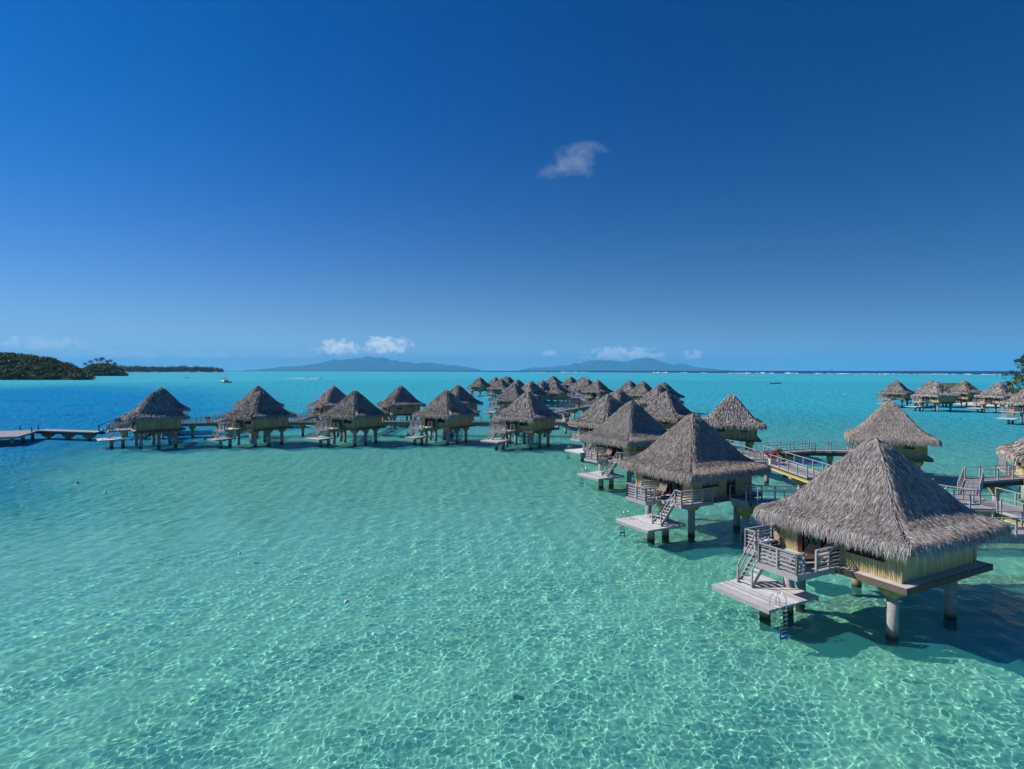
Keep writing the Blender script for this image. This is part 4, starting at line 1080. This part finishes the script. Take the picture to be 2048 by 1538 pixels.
# ------------------------------------------------------------------ shore at the right edge
def blob_sheet(name, cx, cy, rx, ry, h, mat, seed):
    n = 48; V = [(cx, cy, h)]; r = random.Random(seed)
    for q, zz in ((.55, h * .8), (1, -.6)):
        for i in range(n):
            a = 2 * math.pi * i / n; k = q * (1 + .08 * math.sin(3 * a + seed) + .05 * math.sin(7 * a)); V.append((cx + rx * k * math.cos(a), cy + ry * k * math.sin(a), zz))
    F = [(0, 1 + i, 1 + (i + 1) % n) for i in range(n)] + [(1 + i, 1 + n + i, 1 + n + (i + 1) % n, 1 + (i + 1) % n) for i in range(n)]
    me = bpy.data.meshes.new(name); me.from_pydata(V, [], F); me.materials.append(mat); return obj(name, me, kind='structure')
blob_sheet('shore', 196, 208, 46, 40, 1.0, M['beach'], 2)
def tree(x, y, h, rad, label, seed, mat='leaf'):
    r = random.Random(seed); root = thing('broadleaf_tree', label, 'tree', (x, y, 0.5))
    tr = MB().tube([(0, 0, 0), (.15, 0, h * .3), (-.1, .2, h * .62)], [.42, .32, .2], 10); limbs = []
    tk = obj('trunk', tr.mesh('trunk', M['bark'], True), root); cs = []; rs = []
    for k in range(26):
        a = r.uniform(0, 6.28); q = rad * math.sqrt(r.random()) * .85; zz = h * r.uniform(.34, .95); q *= math.sqrt(max(.15, 1 - ((zz / h - .55) / .5) ** 2))
        cs.append((q * math.cos(a), q * math.sin(a), zz)); rs.append(rad * r.uniform(.2, .36))
    for k in range(7):
        c = cs[k]; obj('limb', MB().tube([(0, 0, h * .4), (c[0] * .5, c[1] * .5, h * .4 + (c[2] - h * .4) * .6), c], [.16, .1, .04], 6).mesh('limb', M['bark'], True), tk)
    V, F, c = leaf_cloud(cs, rs, 260, .42, seed, .8)
    obj('crown', np_mesh('crown', V, F, M[mat], False, {'rnd': c}), root); return root
def px_at(px, y): return ((px - 1024) / FPX * y, y)
x, y = px_at(2066, 176); tree(x, y, 16.5, 6.6, 'tall dark leafy tree on the shore behind the palms', 3)
x, y = px_at(2090, 186); tree(x, y, 12.0, 6.0, 'lower leafy tree behind the tall dark shore tree', 5)
x, y = px_at(2030, 172); palm(x, y, .5, 8.2, 'yellowing palm leaning over the shore bungalows', None, M['palm'], (-.8, 0), 20, 3.4, 41)
x, y = px_at(2044, 168); palm(x, y, .5, 6.4, 'short green palm under the tall leafy shore tree', None, M['palm'], (.5, 0), 18, 3.0, 42)
x, y = px_at(2012, 205)
hs = thing('beach_house', 'white shore house with low grey roof behind the yellowing palm', 'house', (x, y, .5), R(20))
obj('wall', MB().box(-4, 4, -3, 3, 0, 3.6).mesh('wall', M['white']), hs)
obj('roof', MB().add([(-5,-4,3.6),(5,-4,3.6),(5,4,3.6),(-5,4,3.6),(-2,0,6.2),(2,0,6.2)], [(0,1,5,4),(1,2,5),(2,3,4,5),(3,0,4),(3,2,1,0)]).mesh('roof', M['thatch']), hs)
obj('window', MB().box(-2, -.8, -3.06, -2.98, 1.2, 2.4).mesh('window', M['darkwood']), hs); obj('door', MB().box(1, 2, -3.06, -2.98, 0, 2.2).mesh('door', M['darkwood']), hs)
x, y = px_at(1903, 222)
lh = thing('long_hut', 'long hipped thatched hut behind the shore-side bungalows', 'hut', (x, y, 0), R(-4))
obj('wall', MB().box(-4.6, 4.6, -2.6, 2.6, 2.9, 5.2).mesh('wall', M['bamboo']), lh)
obj('thatch_roof', MB().add([(-6.5,-4.4,4.9),(6.5,-4.4,4.9),(6.5,4.4,4.9),(-6.5,4.4,4.9),(-3.4,0,7.5),(3.4,0,7.5)], [(0,1,5,4),(1,2,5),(2,3,4,5),(3,0,4),(3,2,1,0)]).mesh('thatch_roof', M['thatch']), lh)
obj('platform', MB().box(-5.2, 5.2, -3.2, 3.2, 2.66, 2.9).mesh('platform', M['brown']), lh)
for sx in (-4, 0, 4):
    for sy in (-2.2, 2.2): obj('pile', MB().tube([(sx, sy, -3), (sx, sy, 2.66)], .22, 8).mesh('pile', M['pile']), lh)

# ------------------------------------------------------------------ planters
def planter(x, y, z, rz, label, mat, size=1.0, seed=0, box=True, group=None):
    r = random.Random(seed); root = thing('planter', label, 'planter', (x, y, z), rz, group)
    if box:
        w, d, h = .55 * size, .32 * size, .52
        pb = MB().add([(-w*.9,-d*.9,0),(w*.9,-d*.9,0),(w*.9,d*.9,0),(-w*.9,d*.9,0),(-w,-d,h),(w,-d,h),(w,d,h),(-w,d,h)], [(0,3,2,1),(4,5,6,7),(0,1,5,4),(1,2,6,5),(2,3,7,6),(3,0,4,7)])
        bx_ = obj('box', pb.mesh('box', M['soil']), root); obj('rim', MB().box(-w - .04, w + .04, -d - .04, d + .04, h, h + .06).mesh('rim', M['soil']), bx_)
    cs = [(r.gauss(0, .38) * size, r.gauss(0, .26) * size, .75 + r.uniform(-.1, .55) * size) for _ in range(14)]
    rs = [r.uniform(.22, .42) * size for _ in cs]
    V, F, c = leaf_cloud(cs, rs, 60, .13 * size, seed)
    obj('foliage', np_mesh('foliage', V, F, M[mat], False, {'rnd': c}), root)
    if mat == 'redflower':
        V, F, c = leaf_cloud([(q[0], q[1], q[2] - .12) for q in cs[:8]], [k * .95 for k in rs[:8]], 36, .13 * size, seed + 1); obj('leaves', np_mesh('leaves', V, F, M['shrub'], False, {'rnd': c}), root)
    for k in range(4):
        obj('stem', MB().tube([(0, 0, .4), cs[k]], .02, 5).mesh('stem', M['bark']), root)
    return root
x, y = ground(1526, 929, WZ); planter(27.5, 61.6, WZ, R(90), 'pale planter box of bright red flowers on the main walkway', 'redflower', .80, 1)
planter(29.15, 63.6, WZ, R(80), 'pale planter box with dry brown shrub opposite the red flowers', 'dryshrub', .80, 2)
planter(-57.5, 110.3, WZ, 0, 'round dark red bush on the side pier railing', 'redflower', .55, 3)
planter(10.4, 112.4, WZ, R(40), 'planter with brown shrub at the bend near the last front bungalow', 'dryshrub', 1.1, 4)
planter(17.3, 153.5, WZ, R(60), 'planter of vivid red flowers on the far zigzag walkway', 'redflower', 1.1, 5)
planter(22.6, 170.0, WZ, R(60), 'planter with drooping rusty shrub on the far zigzag walkway', 'dryshrub', 1.3, 6)
planter(25.6, 184.0, WZ, R(60), 'green planter shrub where the far zigzag walkway turns', 'shrub', 1.3, 7)
planter(22.8, 214.0, WZ, R(90), 'red and green planter far along the zigzag walkway', 'redflower', 1.1, 8)
bx2 = thing('notice_board', 'brown notice board at the stair end of the side pier', 'notice board', (-72.2, 107.4, WZ), R(12))
obj('panel', MB().box(-.65, .65, -.05, .05, .25, 1.15).mesh('panel', M['brown']), bx2)
for s in (-.5, .5): obj('leg', MB().box(s - .05, s + .05, -.04, .04, 0, .25).mesh('leg', M['darkwood']), bx2)

# ------------------------------------------------------------------ terrace furniture
def on_terrace(i, lx, ly):
    (p, th, tier, mir, lab, grp) = B[i]; t = R(th); u = Vector((math.sin(t), math.cos(t))); v = Vector((-math.cos(t), math.sin(t)))
    q = Vector(p) + u * lx + v * (-ly if mir else ly); return q.x, q.y, R(90 - th)
def lounger(i, lx, ly, turn, label):
    x, y, rz = on_terrace(i, lx, ly); o = thing('sun_lounger', label, 'sun lounger', (x, y, HF - .02), rz + R(turn), 'sun loungers on terraces')
    f = MB(); obj('frame', f.box(-.95, .55, -.32, .32, .26, .32).mesh('frame', M['rattan']), o)
    obj('mattress', MB().box(-.93, .50, -.29, .29, .325, .40).mesh('mattress', M['rattan']), o)
    obj('backrest', MB().bar((.50, 0, .36), (1.02, 0, .98), .62, .07).mesh('backrest', M['screen']), o)
    for a in (-.85, .45):
        for b in (-.28, .28): obj('leg', MB().box(a - .03, a + .03, b - .03, b + .03, 0, .26).mesh('leg', M['rattan']), o)
    return o
lounger(0, -3.95, 3.42, 0, 'dark sun lounger with raised pale backrest under the white towel')
lounger(1, -4.5, 1.1, 25, 'brown sun lounger tilted up beside the terrace rail')
lounger(0, -4.3, .45, -20, 'dark sun lounger by the open terrace door of the largest bungalow')
x, y, rz = on_terrace(0, -4.25, 3.42)
r = np.random.default_rng(8); n = 18; gx, gy = np.meshgrid(np.linspace(-.5, .5, n), np.linspace(-.36, .36, n), indexing='ij')
gz = .43 + .05 * np.abs(smooth_noise(gx, gy, .35, 4, 3)) + .03
gz = np.where(np.abs(gy) > .30, gz - (np.abs(gy) - .30) * 1.6, gz)
idx = np.arange(n * n).reshape(n, n); F = np.stack([idx[:-1, :-1], idx[:-1, 1:], idx[1:, 1:], idx[1:, :-1]], -1).reshape(-1, 4)
tag(obj('towel', np_mesh('towel', np.stack([gx, gy, gz], -1), F, M['towel'], True), None, (x, y, HF - .02), rz), 'crumpled white towel spread on the dark sun lounger', 'towel')
for k, (lx, ly, lab) in enumerate(((-5.6, .95, 'low grey slatted table behind the front rail of the largest terrace'), (-5.55, .25, 'low grey slatted stool beside the terrace table'))):
    x, y, rz = on_terrace(0, lx, ly); o = thing('terrace_table' if k == 0 else 'stool', lab, 'table' if k == 0 else 'stool', (x, y, HF - .02), rz)
    hw = .42 if k == 0 else .25
    for q in range(6): obj('slat', MB().box(-hw, hw, -hw + q * hw / 3 + .01, -hw + (q + 1) * hw / 3 - .01, .50 if k == 0 else .38, .53 if k == 0 else .41).mesh('slat', M['rail']), o)
    for a in (-1, 1):
        for b in (-1, 1): obj('leg', MB().box(a * (hw - .06) - .03, a * (hw - .06) + .03, b * (hw - .06) - .03, b * (hw - .06) + .03, 0, .50 if k == 0 else .38).mesh('leg', M['rail']), o)
for i, lab in ((2, 'pale cushioned lounger on the terrace behind the brown lounger bungalow'), (3, 'lounger on the terrace of the corner bungalow')): lounger(i, -4.5, 1.0, 25, lab)

# ------------------------------------------------------------------ buoys, coral heads
def ball(px, py, rad, label, name='mooring_buoy', mat='white'):
    x, y = ground(px, py); o = thing(name, label, 'buoy', (x, y, 0))
    n = 12; V = []; F = []
    prof = [(math.sin(math.pi * k / 8) * rad, -math.cos(math.pi * k / 8) * rad + rad * .55) for k in range(9)]
    mb = MB().tube([(0, 0, z) for q, z in prof], [max(.004, q) for q, z in prof], n)
    obj('float', mb.mesh('float', M[mat], True), o); obj('shackle', MB().tube([(0, 0, rad * 1.5), (.02, 0, rad * 1.9), (0, 0, rad * 1.55)], .012, 5).mesh('shackle', M['steel']), o)
ball(689.5, 1210, .115, 'white ball buoy afloat alone on clear turquoise shallows away from the bungalows')
ball(475, 1111, .10, 'small white buoy between the white ball buoy and the middle front bungalow')
ball(207, 988, .15, 'small pale buoy at the edge of the blue channel')
ball(152, 968, .12, 'small dark buoy just inside the blue channel', mat='darkwood')
ball(1690, 789, .3, 'tiny pale buoy on open lagoon beyond the long slender footbridge')
def coral(px, py, rad, h, label, seed, depth=-1.5):
    x, y = ground(px, py, depth * .75); r = np.random.default_rng(seed); n = 22; m = 12; V = []; 
    for j in range(m + 1):
        for i in range(n):
            a = 2 * math.pi * i / n; t = math.pi / 2 * j / m; k = 1 + .22 * math.sin(3 * a + seed) + .18 * math.sin(7 * a + 2 * j) + r.uniform(-.10, .10)
            V.append((rad * k * math.cos(t) * math.cos(a), rad * k * math.cos(t) * math.sin(a), h * math.sin(t) * (1 + r.uniform(-.12, .12))))
    F = [(j*n+i, j*n+(i+1)%n, (j+1)*n+(i+1)%n, (j+1)*n+i) for j in range(m) for i in range(n)]
    tag(obj('coral_head', np_mesh('coral_head', np.array(V), np.array(F), M['coral'], False), None, (x, y, depth - .1)), label, 'coral')
coral(1032, 1424, .15, .32, 'small dark coral lump alone on the bright sand', 1)
coral(1665, 1204, 1.0, .9, 'broad brown coral head beside the largest swim platform', 2)
coral(1738, 1165, .7, .8, 'brown coral head under the largest bungalow terrace', 3)
coral(1580, 1196, .45, .6, 'small brown coral lump at the foot of the double piles', 4)

# ------------------------------------------------------------------ haze over the sea
hz = NT('sea_haze')
pv = hz.n('ShaderNodeVolumePrincipled', {'Color': C(.13, .54, .90), 'Density': 4.6e-5, 'Anisotropy': 0.0})
hz.t.links.new(pv.outputs[0], hz.out.inputs['Volume'])
HAZE = True
if HAZE:
    obj('haze', MB().box(-34000, 34000, -4000, 42000, -90.0, 760.0).mesh('haze', hz.m), kind='stuff')
